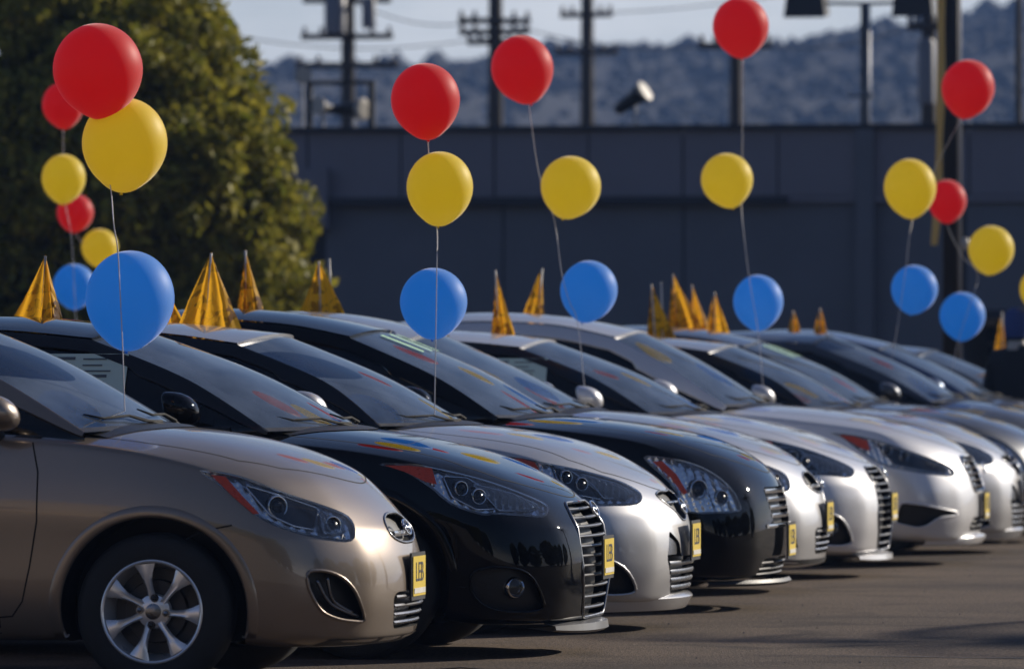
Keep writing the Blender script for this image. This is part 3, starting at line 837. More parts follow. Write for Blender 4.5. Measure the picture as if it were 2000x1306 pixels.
# ---- type B : three-door coupe with tall grille
def feats_B(T):
    sd = Side(.65, 10)
    hl = crom([(-.828, .795), (-.70, .797), (-.592, .782), (-.422, .742), (-.273, .692), (-.150, .64), (-.118, .607), (-.146, .574), (-.24, .582), (-.34, .590), (-.401, .588), (-.528, .632), (-.614, .700), (-.72, .765)], 3, True)
    amber = [(-.80, .789), (-.70, .788), (-.605, .776), (-.585, .712), (-.63, .722), (-.715, .762)]
    f = [dict(P=hl, mode=sd, cut=.08, both=True, build=build_headlight, bowls=[(-.485, .695, .030, .020), (-.412, .662, .032, .020)],
              subs=[dict(name='side_marker', P=amber, off=.0035, m='amber'),
                    dict(name='lamp_eyelid', P=rounded([(-.44, .715), (-.27, .672), (-.16, .622), (-.20, .600), (-.33, .606), (-.36, .64)]), d=.012, m='lamp_silver', edge=.003),
                    dict(name='lamp_insert', P=rounded([(-.56, .745), (-.46, .738), (-.385, .69), (-.335, .612), (-.42, .610), (-.52, .66)]), d=.027, m='housing_black', edge=.004)])]
    fr = Front()
    g = rounded([(-.26, .628), (.26, .628), (.335, .56), (.35, .33), (.27, .155), (-.27, .155), (-.35, .33), (-.335, .56)], .035)
    bars = [(.60, .26), (.565, .31), (.53, .33), (.49, .335), (.45, .34), (.41, .34), (.37, .34), (.33, .335), (.285, .32), (.24, .30), (.195, .275)]
    f.append(dict(P=g, mode=fr, cut=.07, build=build_grille, bars=bars, m='grille_grey', bh=.011, bd=.028, inset=.016, frame=.008, fm='dchrome'))
    fog = crom([(-.44, .36), (-.32, .375), (-.22, .35), (-.165, .27), (-.155, .205), (-.24, .19), (-.38, .21), (-.45, .28)], 3, True)
    f.append(dict(P=fog, mode=Side(.6, 10), cut=.045, both=True, build=build_fog, lamp=(-.268, .292, .040)))
    def extra(sf, ft, root, bmat):
        make_plate(root, .024, .40, 0, s='LEB'); make_badge(root, (-.035, 0, .600), R(-28), .062, .034)
        # front splitter
        rows = []
        for k in range(25):
            t = -1+2*k/24; y = .50*t; xx = .000-.12*abs(t)**2.5; e_ = 1-.5*abs(t)**4
            rows.append([(xx-.12, y, .118), (xx-.01, y, .118-.026*e_), (xx+.006, y, .120-.018*e_), (xx+.002, y, .122+.010*e_), (xx-.02, y, .124+.016*e_), (xx-.10, y, .150)])
        b = MB(); b.grid(rows); b.obj('front_splitter', T.get('split') or bmat, root, True, 40)
    f.append(dict(build=extra))
    return f
def type_B():
    T = base_type()
    T.update(W=.88, arch_r=.365, tyre_r=.315, rim_r=.225, wheel_z=.31, wheel_x=-.87, wb=2.65, cowl_x=-1.06, feats=feats_B,
        hw=[.86, .885, .89, .885, .88, .88, .885, .895, .885, .85],
        sh=[.79, .835, .865, .89, .915, .935, .955, .975, .985, .98],
        hood=([-5, -3.4, -1.3, -1.06, -.60, -.385, -.20], [.97, .97, .965, .942, .872, .785, .68]),
        front=[(-.12, .12), (-.02, .15), (.005, .28), (.012, .42), (-.02, .53), (-.09, .625), (-.19, .695)],
        corner=[(-.46, .77, .13), (-.38, .81, .17), (-.33, .82, .30), (-.34, .83, .43), (-.37, .83, .54), (-.42, .82, .64), (-.50, .79, .75)],
        classify=classify_std(-1.10, -.13, -.50, -1.45), gaps=std_gaps(-1.10, -.13, -.50, -1.45), mirror=(-1.62, .96, 1.02), track=.77)
    T['gh'] = dict(zb=.935, yb=.79, cowl=(-1.05, .93), wsm=(-1.48, 1.16), wst=(-1.98, 1.345), scowl=(-1.26, .925), swsm=(-1.62, 1.135), swst=(-2.05, 1.30),
        roof=[(-2.5, 1.395), (-3.0, 1.37), (-3.5, 1.28), (-3.9, 1.12), (-4.0, .98)], rail=[(-2.5, 1.335), (-3.0, 1.305), (-3.45, 1.21), (-3.75, 1.08), (-3.9, .97)], pillar_mat=M['pillar_black'], pillar=.065, bpx=-2.7)
    return T
# ---- type C : silver hatchback with split lower grille
def feats_C(T):
    sd = Side(.65, 8.7)
    hl = crom([(-.76, .79), (-.68, .788), (-.59, .772), (-.404, .735), (-.241, .69), (-.150, .648), (-.115, .612), (-.137, .576), (-.25, .572), (-.334, .58), (-.427, .63), (-.56, .70)], 3, True)
    amber = [(-.73, .782), (-.66, .782), (-.60, .765), (-.575, .725), (-.62, .728)]
    f = [dict(P=hl, mode=sd, cut=.08, both=True, build=build_headlight, bowls=[(-.46, .70, .030, .020), (-.39, .668, .030, .020)],
              subs=[dict(name='side_marker', P=amber, off=.0035, m='amber'),
                    dict(name='lamp_insert', P=rounded([(-.52, .745), (-.44, .73), (-.31, .63), (-.30, .60), (-.40, .62), (-.50, .69)]), d=.027, m='housing_black', edge=.004),
                    dict(name='lamp_eyelid', P=rounded([(-.40, .715), (-.24, .672), (-.15, .625), (-.18, .60), (-.29, .605), (-.33, .655)]), d=.012, m='lamp_silver', edge=.003)])]
    fr = Front()
    em = crom([(0, .625), (.13, .628), (.24, .618), (.26, .60), (.18, .555), (.08, .505), (0, .495), (-.08, .505), (-.18, .555), (-.26, .60), (-.24, .618), (-.13, .628)], 3, True)
    f.append(dict(P=em, mode=fr, cut=.05, build=build_grille, bars=[(.575, .17)], m='dchrome', bh=.012, frame=.005, fm='dchrome', inset=.015))
    up = rounded([(-.34, .455), (-.20, .395), (-.185, .335), (.185, .335), (.20, .395), (.34, .455), (.39, .33), (.29, .165), (-.29, .165), (-.39, .33)], .025)
    f.append(dict(P=up, mode=fr, cut=.06, build=build_grille, bars=[(.305, .36), (.267, .345), (.23, .325), (.195, .30)], m='dchrome', bh=.020, inset=.010, bow=.0))
    fog = crom([(-.43, .335), (-.32, .345), (-.21, .30), (-.155, .215), (-.175, .178), (-.30, .175), (-.41, .195), (-.45, .26)], 3, True)
    f.append(dict(P=fog, mode=Side(.6, 8.7), cut=.06, both=True, build=build_fog, lamp=(-.30, .25, .032)))
    def extra(sf, ft, root, bmat):
        make_plate(root, .034, .405, 0, s='LEB'); make_badge(root, (-.028, 0, .560), R(-28), .062, .036)
        for s in (-1, 1):
            P_ = rounded([(s*.215, .40), (s*.215, .345), (s*.36, .345), (s*.33, .43)], .015)
            V, F = patch(sf, P_, Front(), off=-.012, step=.04); mesh_obj('grille_blank', V, F, M['dchrome'], root, True)
        rows = []
        for k in range(25):
            t = -1+2*k/24; y = .66*t; xx = .000-.28*abs(t)**2.6
            rows.append([(xx-.12, y, .100), (xx-.03, y, .094), (xx-.012, y, .115), (xx+.004, y, .148), (xx-.008, y, .163), (xx-.06, y, .172)])
        b = MB(); b.grid(rows); b.obj('front_splitter', bmat, root, True, 50)
    f.append(dict(build=extra))
    return f
def type_C():
    T = base_type()
    T.update(W=.87, wheel_x=-.87, wb=2.65, arch_r=.36, tyre_r=.31, rim_r=.22, wheel_z=.305, cowl_x=-1.06, feats=feats_C,
        sh=[.79, .835, .87, .90, .92, .94, .955, .97, .98, .975],
        hood=([-5, -3.4, -1.3, -1.05, -.58, -.36, -.20], [.97, .97, .965, .935, .888, .80, .70]),
        front=[(-.12, .11), (-.02, .14), (.005, .26), (.008, .42), (-.025, .53), (-.075, .60), (-.165, .685)],
        corner=[(-.46, .76, .13), (-.38, .80, .17), (-.33, .81, .30), (-.34, .82, .43), (-.37, .82, .54), (-.42, .81, .64), (-.50, .785, .745)],
        classify=classify_std(-1.10, -.11, -.50, -1.42), gaps=std_gaps(-1.10, -.11, -.50, -1.42), mirror=(-1.60, .95, 1.015), track=.76)
    T['gh'] = dict(zb=.93, yb=.785, cowl=(-1.04, .925), wsm=(-1.44, 1.15), wst=(-1.89, 1.335), scowl=(-1.28, .925), swsm=(-1.55, 1.12), swst=(-1.98, 1.29),
        roof=[(-2.4, 1.385), (-2.95, 1.385), (-3.5, 1.31), (-3.9, 1.15), (-4.1, .97)], rail=[(-2.4, 1.34), (-2.95, 1.33), (-3.45, 1.25), (-3.8, 1.1), (-3.95, .97)], pillar_mat=M['pillar_black'], pillar=.070, bpx=-2.5)
    return T
# ---- type D : black sedan, tall headlights, chrome bars
def feats_D(T):
    sd = Side(.7, 7.6)
    hl = crom([(-.60, .755), (-.50, .758), (-.36, .728), (-.25, .675), (-.165, .60), (-.125, .52), (-.135, .492), (-.25, .485), (-.38, .49), (-.42, .55), (-.48, .64)], 3, True)
    amber = [(-.555, .735), (-.51, .738), (-.44, .675), (-.385, .585), (-.405, .575), (-.465, .655)]
    f = [dict(P=hl, mode=sd, cut=.08, both=True, build=build_headlight, hm=M['lamp_silver'], bowls=[(-.33, .600, .048, .022), (-.22, .560, .036, .020)],
              subs=[dict(name='side_marker', P=amber, off=.0035, m='amber')])]
    fr = Front()
    g = rounded([(-.33, .605), (.33, .605), (.36, .57), (.29, .425), (-.29, .425), (-.36, .57)], .02)
    f.append(dict(P=g, mode=fr, cut=.05, build=build_grille, bars=[(.585, .33), (.545, .335), (.505, .32), (.465, .305)], m='chrome', bh=.022, bd=.02, inset=.004))
    lo = rounded([(-.42, .26), (.42, .26), (.46, .16), (-.46, .16)], .02)
    f.append(dict(P=lo, mode=fr, cut=.05, build=build_grille, bars=[(.235, .42), (.205, .43), (.18, .44)], m='plastic', bh=.012))
    def extra(sf, ft, root, bmat):
        make_plate(root, .034, .34, 0, s='LEB')
        V, F = slat(sf, list(np.linspace(-.40, .40, 15)), lambda y: .415, -.002, .018, .02); mesh_obj('chrome_bar', V, F, M['chrome'], root, True, 50)
        rows = []
        for k in range(25):
            t = -1+2*k/24; y = .70*t; xx = .006-.30*abs(t)**2.6
            rows.append([(xx-.10, y, .125), (xx, y, .125), (xx+.012, y, .138), (xx, y, .155)])
        b = MB(); b.grid(rows); b.obj('bumper_lip', M['plastic'], root, True, 50)
    f.append(dict(build=extra))
    return f
def type_D():
    T = base_type()
    T.update(W=.90, wheel_x=-.95, wb=2.78, arch_r=.37, tyre_r=.32, rim_r=.225, wheel_z=.32, cowl_x=-1.16, feats=feats_D,
        xs=[-.60, -.92, -1.15, -1.45, -1.9, -2.4, -2.95, -3.4, -3.75, -4.3],
        hw=[.87, .90, .91, .91, .905, .905, .91, .915, .91, .87],
        sh=[.83, .875, .90, .92, .94, .955, .965, .975, .985, .99],
        hood=([-5, -3.4, -1.5, -1.16, -.60, -.30, -.15], [1.03, 1.03, .985, .952, .918, .83, .72]),
        front=[(-.13, .14), (-.03, .17), (.0, .28), (.008, .42), (-.01, .54), (-.035, .63), (-.13, .725)],
        corner=[(-.42, .80, .15), (-.34, .84, .19), (-.28, .85, .31), (-.29, .86, .44), (-.33, .85, .56), (-.40, .84, .68), (-.50, .82, .79)],
        rear=[(-4.72, .25), (-4.79, .32), (-4.82, .42), (-4.82, .55), (-4.80, .68), (-4.77, .84), (-4.72, 1.0)],
        classify=classify_std(-1.2, -.085, -.46, -1.5), gaps=std_gaps(-1.2, -.085, -.46, -1.5), mirror=(-1.70, .98, 1.03), track=.79)
    T['gh'] = dict(zb=.95, yb=.81, cowl=(-1.15, .94), wsm=(-1.56, 1.18), wst=(-2.02, 1.37), scowl=(-1.30, .945), swsm=(-1.63, 1.145), swst=(-2.08, 1.335),
        roof=[(-2.45, 1.452), (-3.0, 1.475), (-3.55, 1.39), (-4.05, 1.18), (-4.35, 1.0)], rail=[(-2.45, 1.40), (-3.0, 1.42), (-3.5, 1.33), (-3.9, 1.15), (-4.2, .99)], pillar=.08, bpx=-2.62)
    return T
# ---- type E : silver sedan with slim grille
def feats_E(T):
    f = feats_A(T)
    return f
def type_E():
    T = type_A()
    T.update(W=.88, wheel_x=-.87, wb=2.70, arch_r=.36, tyre_r=.31, rim_r=.22, wheel_z=.305, cowl_x=-1.28,
        xs=[-.60, -.86, -1.12, -1.45, -1.9, -2.4, -2.9, -3.3, -3.65, -4.1],
        hw=[.85, .875, .88, .88, .88, .88, .885, .89, .885, .85],
        sh=[.80, .85, .885, .91, .935, .95, .96, .97, .98, .985],
        hood=([-5, -3.4, -1.5, -1.28, -.87, -.45, -.22], [1.0, 1.0, .985, .97, .943, .845, .735]),
        front=[(-.12, .12), (-.02, .15), (.005, .28), (.012, .40), (-.03, .53), (-.10, .63), (-.19, .715)],
        rear=[(-4.42, .25), (-4.49, .32), (-4.52, .42), (-4.52, .55), (-4.50, .68), (-4.47, .84), (-4.42, 1.0)],
        classify=classify_std(-1.3, -.15, -.46, -1.55), gaps=std_gaps(-1.3, -.15, -.46, -1.55), mirror=(-1.72, .96, 1.05), track=.77)
    T['gh'] = dict(zb=.945, yb=.795, cowl=(-1.27, .955), wsm=(-1.68, 1.175), wst=(-2.10, 1.37), scowl=(-1.40, .95), swsm=(-1.72, 1.14), swst=(-2.16, 1.335),
        roof=[(-2.6, 1.47), (-3.1, 1.475), (-3.6, 1.38), (-4.0, 1.2), (-4.25, 1.0)], rail=[(-2.6, 1.425), (-3.1, 1.42), (-3.55, 1.33), (-3.9, 1.15), (-4.1, .99)], pillar=.10, bpx=-2.75)
    return T
# ---- type F : large white sedan
def feats_F(T):
    sd = Side(.7, 6.3)
    hl = crom([(-.84, .80), (-.77, .80), (-.60, .77), (-.42, .715), (-.25, .655), (-.12, .60), (-.09, .565), (-.11, .54), (-.22, .552), (-.36, .572), (-.54, .615), (-.66, .69), (-.76, .765)], 3, True)
    amber = [(-.79, .79), (-.70, .782), (-.62, .755), (-.60, .70), (-.65, .708), (-.73, .755)]
    f = [dict(P=hl, mode=sd, cut=.08, both=True, build=build_headlight, bowls=[(-.50, .70, .032, .020), (-.40, .66, .030, .020)],
              subs=[dict(name='side_marker', P=amber, off=.0035, m='amber'), dict(name='lamp_insert', P=rounded([(-.58, .745), (-.44, .705), (-.30, .655), (-.14, .59), (-.14, .562), (-.30, .578), (-.46, .612)]), d=.027, m='housing_black', edge=.004)])]
    fr = Front()
    g = rounded([(-.30, .655), (.30, .655), (.36, .61), (.27, .445), (-.27, .445), (-.36, .61)], .03)
    f.append(dict(P=g, mode=fr, cut=.05, build=build_grille, bars=[(.63, .30), (.592, .335), (.554, .33), (.516, .31), (.478, .29)], m='chrome', bh=.018, bd=.02, inset=.004, frame=.010))
    fog = rounded([(-.43, .39), (-.30, .375), (-.08, .325), (-.10, .305), (-.20, .295), (-.27, .245), (-.33, .232), (-.47, .265)], .03)
    f.append(dict(P=fog, mode=Side(.6, 6.3), cut=.05, both=True, build=build_fog))
    lo = rounded([(-.30, .29), (.30, .29), (.36, .24), (.33, .205), (-.33, .205), (-.36, .24)], .02)
    f.append(dict(P=lo, mode=fr, cut=.05, build=build_grille, bars=[(.262, .30), (.232, .30)], m='plastic', bh=.012))
    def extra(sf, ft, root, bmat):
        make_plate(root, .030, .355, 0, s='LEB'); make_badge(root, (.01, 0, .585), R(-15), .06, .034)
        rows = []
        for k in range(25):
            t = -1+2*k/24; y = .70*t; xx = .012-.28*abs(t)**2.6
            rows.append([(xx-.09, y, .13), (xx-.02, y, .125), (xx, y, .150), (xx+.004, y, .168), (xx-.006, y, .180), (xx-.05, y, .190)])
        b = MB(); b.grid(rows); b.obj('bumper_lip', bmat, root, True, 50)
    f.append(dict(build=extra))
    return f
def type_F():
    T = type_D()
    T.update(cowl_x=-1.32, feats=feats_F, mirror_mat=None,
        sh=[.82, .86, .89, .915, .94, .955, .965, .975, .985, .99],
        hood=([-5, -3.4, -1.6, -1.31, -.68, -.34, -.17], [1.03, 1.03, .995, .972, .918, .825, .735]),
        front=[(-.13, .12), (-.03, .15), (.005, .27), (.010, .42), (-.02, .54), (-.06, .64), (-.15, .73)],
        classify=classify_std(-1.34, -.10, -.52, -1.62), gaps=std_gaps(-1.34, -.10, -.52, -1.62), mirror=(-1.84, .98, 1.05))
    T['gh'] = dict(zb=.955, yb=.81, cowl=(-1.31, .96), wsm=(-1.72, 1.22), wst=(-2.10, 1.41), scowl=(-1.46, .955), swsm=(-1.82, 1.19), swst=(-2.18, 1.37),
        roof=[(-2.6, 1.50), (-3.2, 1.518), (-3.75, 1.42), (-4.15, 1.2), (-4.4, 1.0)], rail=[(-2.6, 1.45), (-3.2, 1.46), (-3.7, 1.36), (-4.05, 1.15), (-4.25, .99)], pillar=.10, bpx=-2.8)
    return T

# ------------------------------------------------------------------ the row of cars
def copy_tree(o, parent=None):
    c = o.copy(); C.objects.link(c); c.parent = parent
    for ch in [x for x in bpy.data.objects if x.parent == o and x != c]: copy_tree(ch, c)
    return c
def repaint(root, old, new):
    cache = {}
    def go(o):
        if o.type == 'MESH' and any(s.material == old for s in o.material_slots):
            if o.data not in cache:
                me = o.data.copy()
                for i, mm in enumerate(me.materials):
                    if mm == old: me.materials[i] = new
                cache[o.data] = me
            o.data = cache[o.data]
        for ch in o.children: go(ch)
    go(root)
Y1, PI_ = 25.12, 2.638
XK = {1: -4.69, 2: -4.38, 3: -4.40, 4: -4.30, 5: -4.42, 6: -4.38, 7: -4.12, 8: -4.12, 9: -4.15, 10: -4.07, 11: -4.0, 12: -4.02, 13: -4.1}
def ypos(k): return Y1+(k-1)*PI_
GROUP = 'cars parked side by side in the row'
def car(name, k, label, cat='car'):
    return empty(name, (XK[k], ypos(k), 0), 0, label, cat, GROUP)
#CARS
c1 = car('parked_hatchback', 1, 'bronze beige hatchback with seven-spoke alloy wheel, nearest the camera')
make_car(type_A(), M['beige'], c1)
c2 = car('parked_coupe', 2, 'black coupe with tall slatted grille beside the bronze hatchback')
tb = type_B(); tb['split'] = M['lip_grey']; make_car(tb, M['black'], c2)
q = MB(); q.grid([[(-2.52+.64*i/4, -.762+.121*j/4, 1.02+.225*j/4) for i in range(5)] for j in range(5)]); sh_ = q.obj('window_sheet', M['paper'], c2)
q = MB(); rg_ = random.Random(4)
for col_ in (-2.48, -2.26, -2.07):
    z_ = 1.22
    while z_ > 1.04:
        h_ = rg_.choice([.006, .006, .012]); w_ = rg_.uniform(.08, .16); yv = lambda z: -.762+.121*(z-1.02)/.225-.003
        q.add([(col_, yv(z_), z_), (col_+w_, yv(z_), z_), (col_+w_, yv(z_+h_), z_+h_), (col_, yv(z_+h_), z_+h_)], [(0, 1, 2, 3)]); z_ -= h_+rg_.uniform(.010, .022)
q.obj('printed_lines', M['ink'], sh_)['kind'] = 'stuff'
c3 = car('parked_hatchback', 3, 'silver hatchback with slim badge slot, between the black coupe and black sedan')
make_car(type_C(), M['silver'], c3)
c4 = car('parked_sedan', 4, 'black sedan with chrome grille bars and green numerals on the windscreen')
td_ = type_D(); td_['numerals'] = '1119'
make_car(td_, M['black'], c4)
c5 = car('parked_sedan', 5, 'silver sedan mostly hidden just behind the black sedan')
make_car(type_E(), M['silver'], c5)
c6 = copy_tree(c2); c6.location = (XK[6], ypos(6), 0); tag(c6, 'white coupe with tall slatted grille and yellow plate in mid row', 'car', GROUP)
repaint(c6, M['black'], M['white']); repaint(c6, M['lip_grey'], M['white'])
c7 = car('parked_sedan', 7, 'large white sedan with chrome barred grille and long red side marker')
make_car(type_F(), M['white'], c7)
c8 = copy_tree(c3); c8.location = (XK[8], ypos(8), 0); tag(c8, 'silver hatchback at the right edge just behind the large white sedan', 'car', GROUP)
c9 = copy_tree(c4); c9.location = (XK[9], ypos(9), 0); repaint(c9, M['black'], M['darkgrey'])
tag(c9, 'dark grey sedan with green sticker on windscreen, behind the last silver hatchback', 'car', GROUP)
c10 = copy_tree(c1); c10.location = (XK[10]-.02, ypos(10), 0); repaint(c10, M['beige'], M['darkgrey']); tag(c10, 'grey hatchback second beyond the sedan with the green windscreen sticker', 'car', GROUP)
c10['label'] = 'grey hatchback right behind the dark grey sedan far down the row'
c11 = copy_tree(c5); c11.location = (XK[11]+.25, ypos(11), 0); repaint(c11, M['silver'], M['blue']); tag(c11, 'blue-grey sedan second from the far end of the row', 'car', GROUP)
c12 = copy_tree(c3); c12.location = (XK[12]+.1, ypos(12), 0); repaint(c12, M['silver'], M['blue']); tag(c12, 'blue-grey hatchback at the far end of the row below the dark pole', 'car', GROUP)
#ENDCARS


# ------------------------------------------------------------------ ground
m, nt, b = newmat('asphalt')
tc = N(nt, 'ShaderNodeTexCoord'); n1 = N(nt, 'ShaderNodeTexNoise', Scale=.35, Detail=8, Roughness=.6); n2 = N(nt, 'ShaderNodeTexNoise', Scale=55.0, Detail=3); vo = N(nt, 'ShaderNodeTexVoronoi', Scale=110.0)
for n_ in (n1, n2, vo): nt.links.new(tc.outputs['Object'], n_.inputs['Vector'])
r1 = N(nt, 'ShaderNodeValToRGB'); r1.color_ramp.elements[0].position = .40; r1.color_ramp.elements[1].position = .60
r1.color_ramp.elements[0].color = (.066, .049, .037, 1); r1.color_ramp.elements[1].color = (.130, .096, .070, 1)
nt.links.new(n1.outputs[0], r1.inputs[0])
n4 = N(nt, 'ShaderNodeTexNoise', Scale=1.7, Detail=5, Distortion=.6); nt.links.new(tc.outputs['Object'], n4.inputs['Vector'])
r4 = N(nt, 'ShaderNodeMapRange'); r4.inputs[1].default_value = .52; r4.inputs[2].default_value = .66; r4.inputs[3].default_value = 1.0; r4.inputs[4].default_value = .62; nt.links.new(n4.outputs[0], r4.inputs[0])
r2 = N(nt, 'ShaderNodeValToRGB'); r2.color_ramp.elements[0].position = .40; r2.color_ramp.elements[0].color = (.55, .55, .55, 1); r2.color_ramp.elements[1].position = .72; r2.color_ramp.elements[1].color = (1.7, 1.65, 1.6, 1)
nt.links.new(n2.outputs[0], r2.inputs[0])
mx = N(nt, 'ShaderNodeMix', data_type='RGBA', blend_type='MULTIPLY'); mx.inputs[0].default_value = 1
nt.links.new(r1.outputs[0], mx.inputs[6]); nt.links.new(r2.outputs[0], mx.inputs[7]); mx2 = N(nt, 'ShaderNodeVectorMath', operation='SCALE'); nt.links.new(mx.outputs[2], mx2.inputs[0]); nt.links.new(r4.outputs[0], mx2.inputs['Scale']); nt.links.new(mx2.outputs[0], b.inputs['Base Color'])
b.inputs['Roughness'].default_value = .85; b.inputs['Specular IOR Level'].default_value = .25
bp = N(nt, 'ShaderNodeBump', Strength=.6, Distance=.006); nt.links.new(vo.outputs[0], bp.inputs['Height']); nt.links.new(bp.outputs[0], b.inputs['Normal'])
M['asphalt'] = m
gb = MB(); gb.grid([[(x, y, 0) for x in (-1500, -60, -20, 20, 60, 1500)] for y in (-200, 0, 40, 100, 500, 2500)])
struct(gb.obj('asphalt_ground', M['asphalt']))
M['concrete'] = mat('pale_concrete', (.34, .29, .235), .85, var=.15, scale=.6, bump=.3)
q = MB(); q.grid([[(x, y, .004) for x in (-90, -40, -10, 10, 60)] for y in (-26, -10, 5, 21.5)]); struct(q.obj('bounce_apron', M['concrete']))  # unseen pale sheet added to bounce warm light onto the car flanks
# tar-sealed cracks on the lot
M['tar'] = mat('tar_seal', (.012, .012, .012), .6)
for (x, y, L, a) in ((-3.4, 27.5, 3.2, .1), (-2.6, 31.0, 4.0, -.15), (-2.2, 36.0, 5.0, .06), (-3.0, 41.5, 4.0, .2), (-.5, 45, 5, -.1)):
    v = []; yy = y
    for k in range(26):
        xx = x+L*k/25; yy += random.uniform(-.05, .05)+a*L/25; w = random.uniform(.010, .028)
        v += [(xx, yy-w, .003), (xx, yy+w, .003)]
    o = mesh_obj('tar_crack', v, [(2*k, 2*k+2, 2*k+3, 2*k+1) for k in range(25)], M['tar']); struct(o)

# stones and twigs
M['stone'] = mat('pale_gravel', (.30, .27, .23), .9)
M['twig'] = mat('dry_twig', (.22, .18, .13), .9)
gb = MB()
for k in range(450):
    y = random.uniform(24, 60); x = random.uniform(-4.6, 1.0+y*.02); r = random.choice([.003, .004, .004, .006])*random.uniform(.6, 1.3)
    p = [Vector((random.gauss(0, 1), random.gauss(0, 1), random.gauss(0, .6))).normalized()*r for _ in range(4)]
    p = [(x+r, y, .001), (x-r*.6, y+r, .001), (x-r*.6, y-r, .001), (x+r*.1, y, r*1.1)]
    gb.add(p, [(0, 1, 3), (1, 2, 3), (2, 0, 3), (0, 2, 1)])
tag(gb.obj('gravel', M['stone']), 'small pale stones scattered over the asphalt lot', 'gravel', kind='stuff')
for i, (x, y, L, a, lab) in enumerate(((-5.02, 24.1, .26, .9, 'thin dry twig on the ground below the bronze hatchback bumper'), (-4.75, 25.9, .20, .3, 'short pale twig on the asphalt in front of the black coupe'))):
    tb_ = MB(); tb_.tube([(0, 0, .006), (L*.5*math.cos(a), L*.5*math.sin(a), .014), (L*math.cos(a), L*math.sin(a), .006)], [.004, .003, .002], 5)
    o = tb_.obj('dry_twig', M['twig']); o.location = (x, y, 0); tag(o, lab, 'twig')

# ------------------------------------------------------------------ background building
M['wall_lo'] = mat('blue_grey_wall_paint', (.130, .138, .162), .8, var=.16, scale=1.2, bump=.25, bscale=18)
M['wall_up'] = mat('violet_grey_wall_paint', (.185, .180, .212), .8, var=.14, scale=1.0, bump=.25, bscale=18)
M['trim'] = mat('dark_wall_trim', (.030, .033, .042), .8)
wallr = empty('warehouse', (-12, 80, 0), 0, 'long low blue-grey warehouse with parapet behind the car row', 'building')
def wb(name, m_, a, bb):
    q = MB(); q.box((a[0]+12, a[1]-80, a[2]), (bb[0]+12, bb[1]-80, bb[2])); o = q.obj(name, m_, wallr); return o
wb('wall', M['trim'], (-22, 80.12, 0), (-8.3, 90, 4.0))
wb('wall', M['trim'], (-8.3, 80.12, 1.85), (6, 90, 4.0))
x = -22.0; k = 0
while x < 5:                                  # upper cladding sheets
    w_ = 1.15; wb('cladding_panel', M['wall_up'], (x+.012, 80.0+.012*(k % 2), 3.27), (x+w_-.012, 80.14, 4.06)); x += w_; k += 1
x = -16.05
while x < -8.4:                               # lower wall slabs
    w_ = 2.2 if x+2.2 < -8.4 else -8.32-x
    wb('wall_slab', M['wall_lo'], (x+.012, 80.07, .0), (x+w_-.012, 80.16, 3.18)); x += w_
wb('wall_slab', M['wall_lo'], (-22, 80.02, 0), (-16.25, 80.2, 3.18))
x = -8.25
while x < 5: wb('wall_slab', M['wall_lo'], (x+.012, 80.05, 1.86), (x+2.19, 80.16, 3.24)); x += 2.2
wb('ledge', M['trim'], (-16.1, 79.90, 3.17), (-10.4, 80.1, 3.27))
wb('ledge', M['wall_up'], (-10.38, 79.97, 3.19), (5, 80.1, 3.26))
wb('pilaster', M['wall_up'], (-16.35, 79.86, 2.9), (-15.98, 80.05, 3.62))
wb('parapet_cap', M['trim'], (-22, 79.92, 4.065), (6, 80.3, 4.125))
wb('pilaster', M['wall_lo'], (-9.56, 79.93, 0), (-9.34, 80.06, 4.06))
wb('door_lintel', M['trim'], (-8.35, 79.95, 1.80), (6, 80.3, 1.90))
for k in range(7): wb('shutter_slat', M['trim'], (-8.3, 83.0+.03*(k % 2), .2+.22*k), (6, 83.1, .40+.22*k))
wb('side_wall', M['wall_lo'], (-8.42, 80.02, 0), (-8.28, 84, 1.84))

# ------------------------------------------------------------------ hills
M['hill'] = mat('dry_brush_hillside', (.012, .015, .019), .95, var=.15, scale=.05)
rows = []
nz = lambda x, y: math.sin(x*.031+1.3)*math.cos(y*.017)*1.6+math.sin(x*.083+y*.05)*.8+math.sin(x*.19+2)*.5
def hz(x, y):
    t = max(0, min(1, (y-420)/520)); t = t*t*(3-2*t)
    h = 43.4+nz(x, y)*(1 if y < 960 else .6)+9*math.exp(-((x+62)/38)**2)+1.2*math.exp(-((x+150)/14)**2)
    if y > 960: h *= max(0, 1-(y-960)/900)
    return max(0, h*t)-.5
for j in range(60):
    y = 400+j*14 if j < 45 else 1030+(j-45)*60
    rows.append([(x, y, hz(x, y)) for x in np.linspace(-520, 260, 120)])
hb = MB(); hb.grid(rows); struct(hb.obj('hills', M['hill'], None, True))
M['scrub'] = mat('scrub_foliage', (.013, .016, .019), .95, var=.3, scale=.3)
base = [Vector(p) for p in ((0, 0, 1), (.9, 0, .3), (.28, .86, .35), (-.73, .53, .3), (-.73, -.53, .35), (.28, -.86, .3), (.6, .5, -.5), (-.2, .8, -.5), (-.8, 0, -.5), (-.2, -.8, -.5), (.6, -.5, -.5))]
bf = [(0, 1, 2), (0, 2, 3), (0, 3, 4), (0, 4, 5), (0, 5, 1), (1, 6, 2), (2, 7, 3), (3, 8, 4), (4, 9, 5), (5, 10, 1), (2, 6, 7), (3, 7, 8), (4, 8, 9), (5, 9, 10), (1, 10, 6)]
sb = MB()
for k in range(9000):
    y = random.uniform(520, 985) if k % 3 else random.uniform(915, 985); x = random.uniform(-.30*y-30, -.02*y+20); r = random.uniform(.6, 1.3)*(2.0 if random.random() < .04 else 1)
    z = hz(x, y); sb.add([(x+p.x*r*random.uniform(.7, 1.3), y+p.y*r, z+p.z*r*random.uniform(.6, 1.2)+r*.3) for p in base], bf)
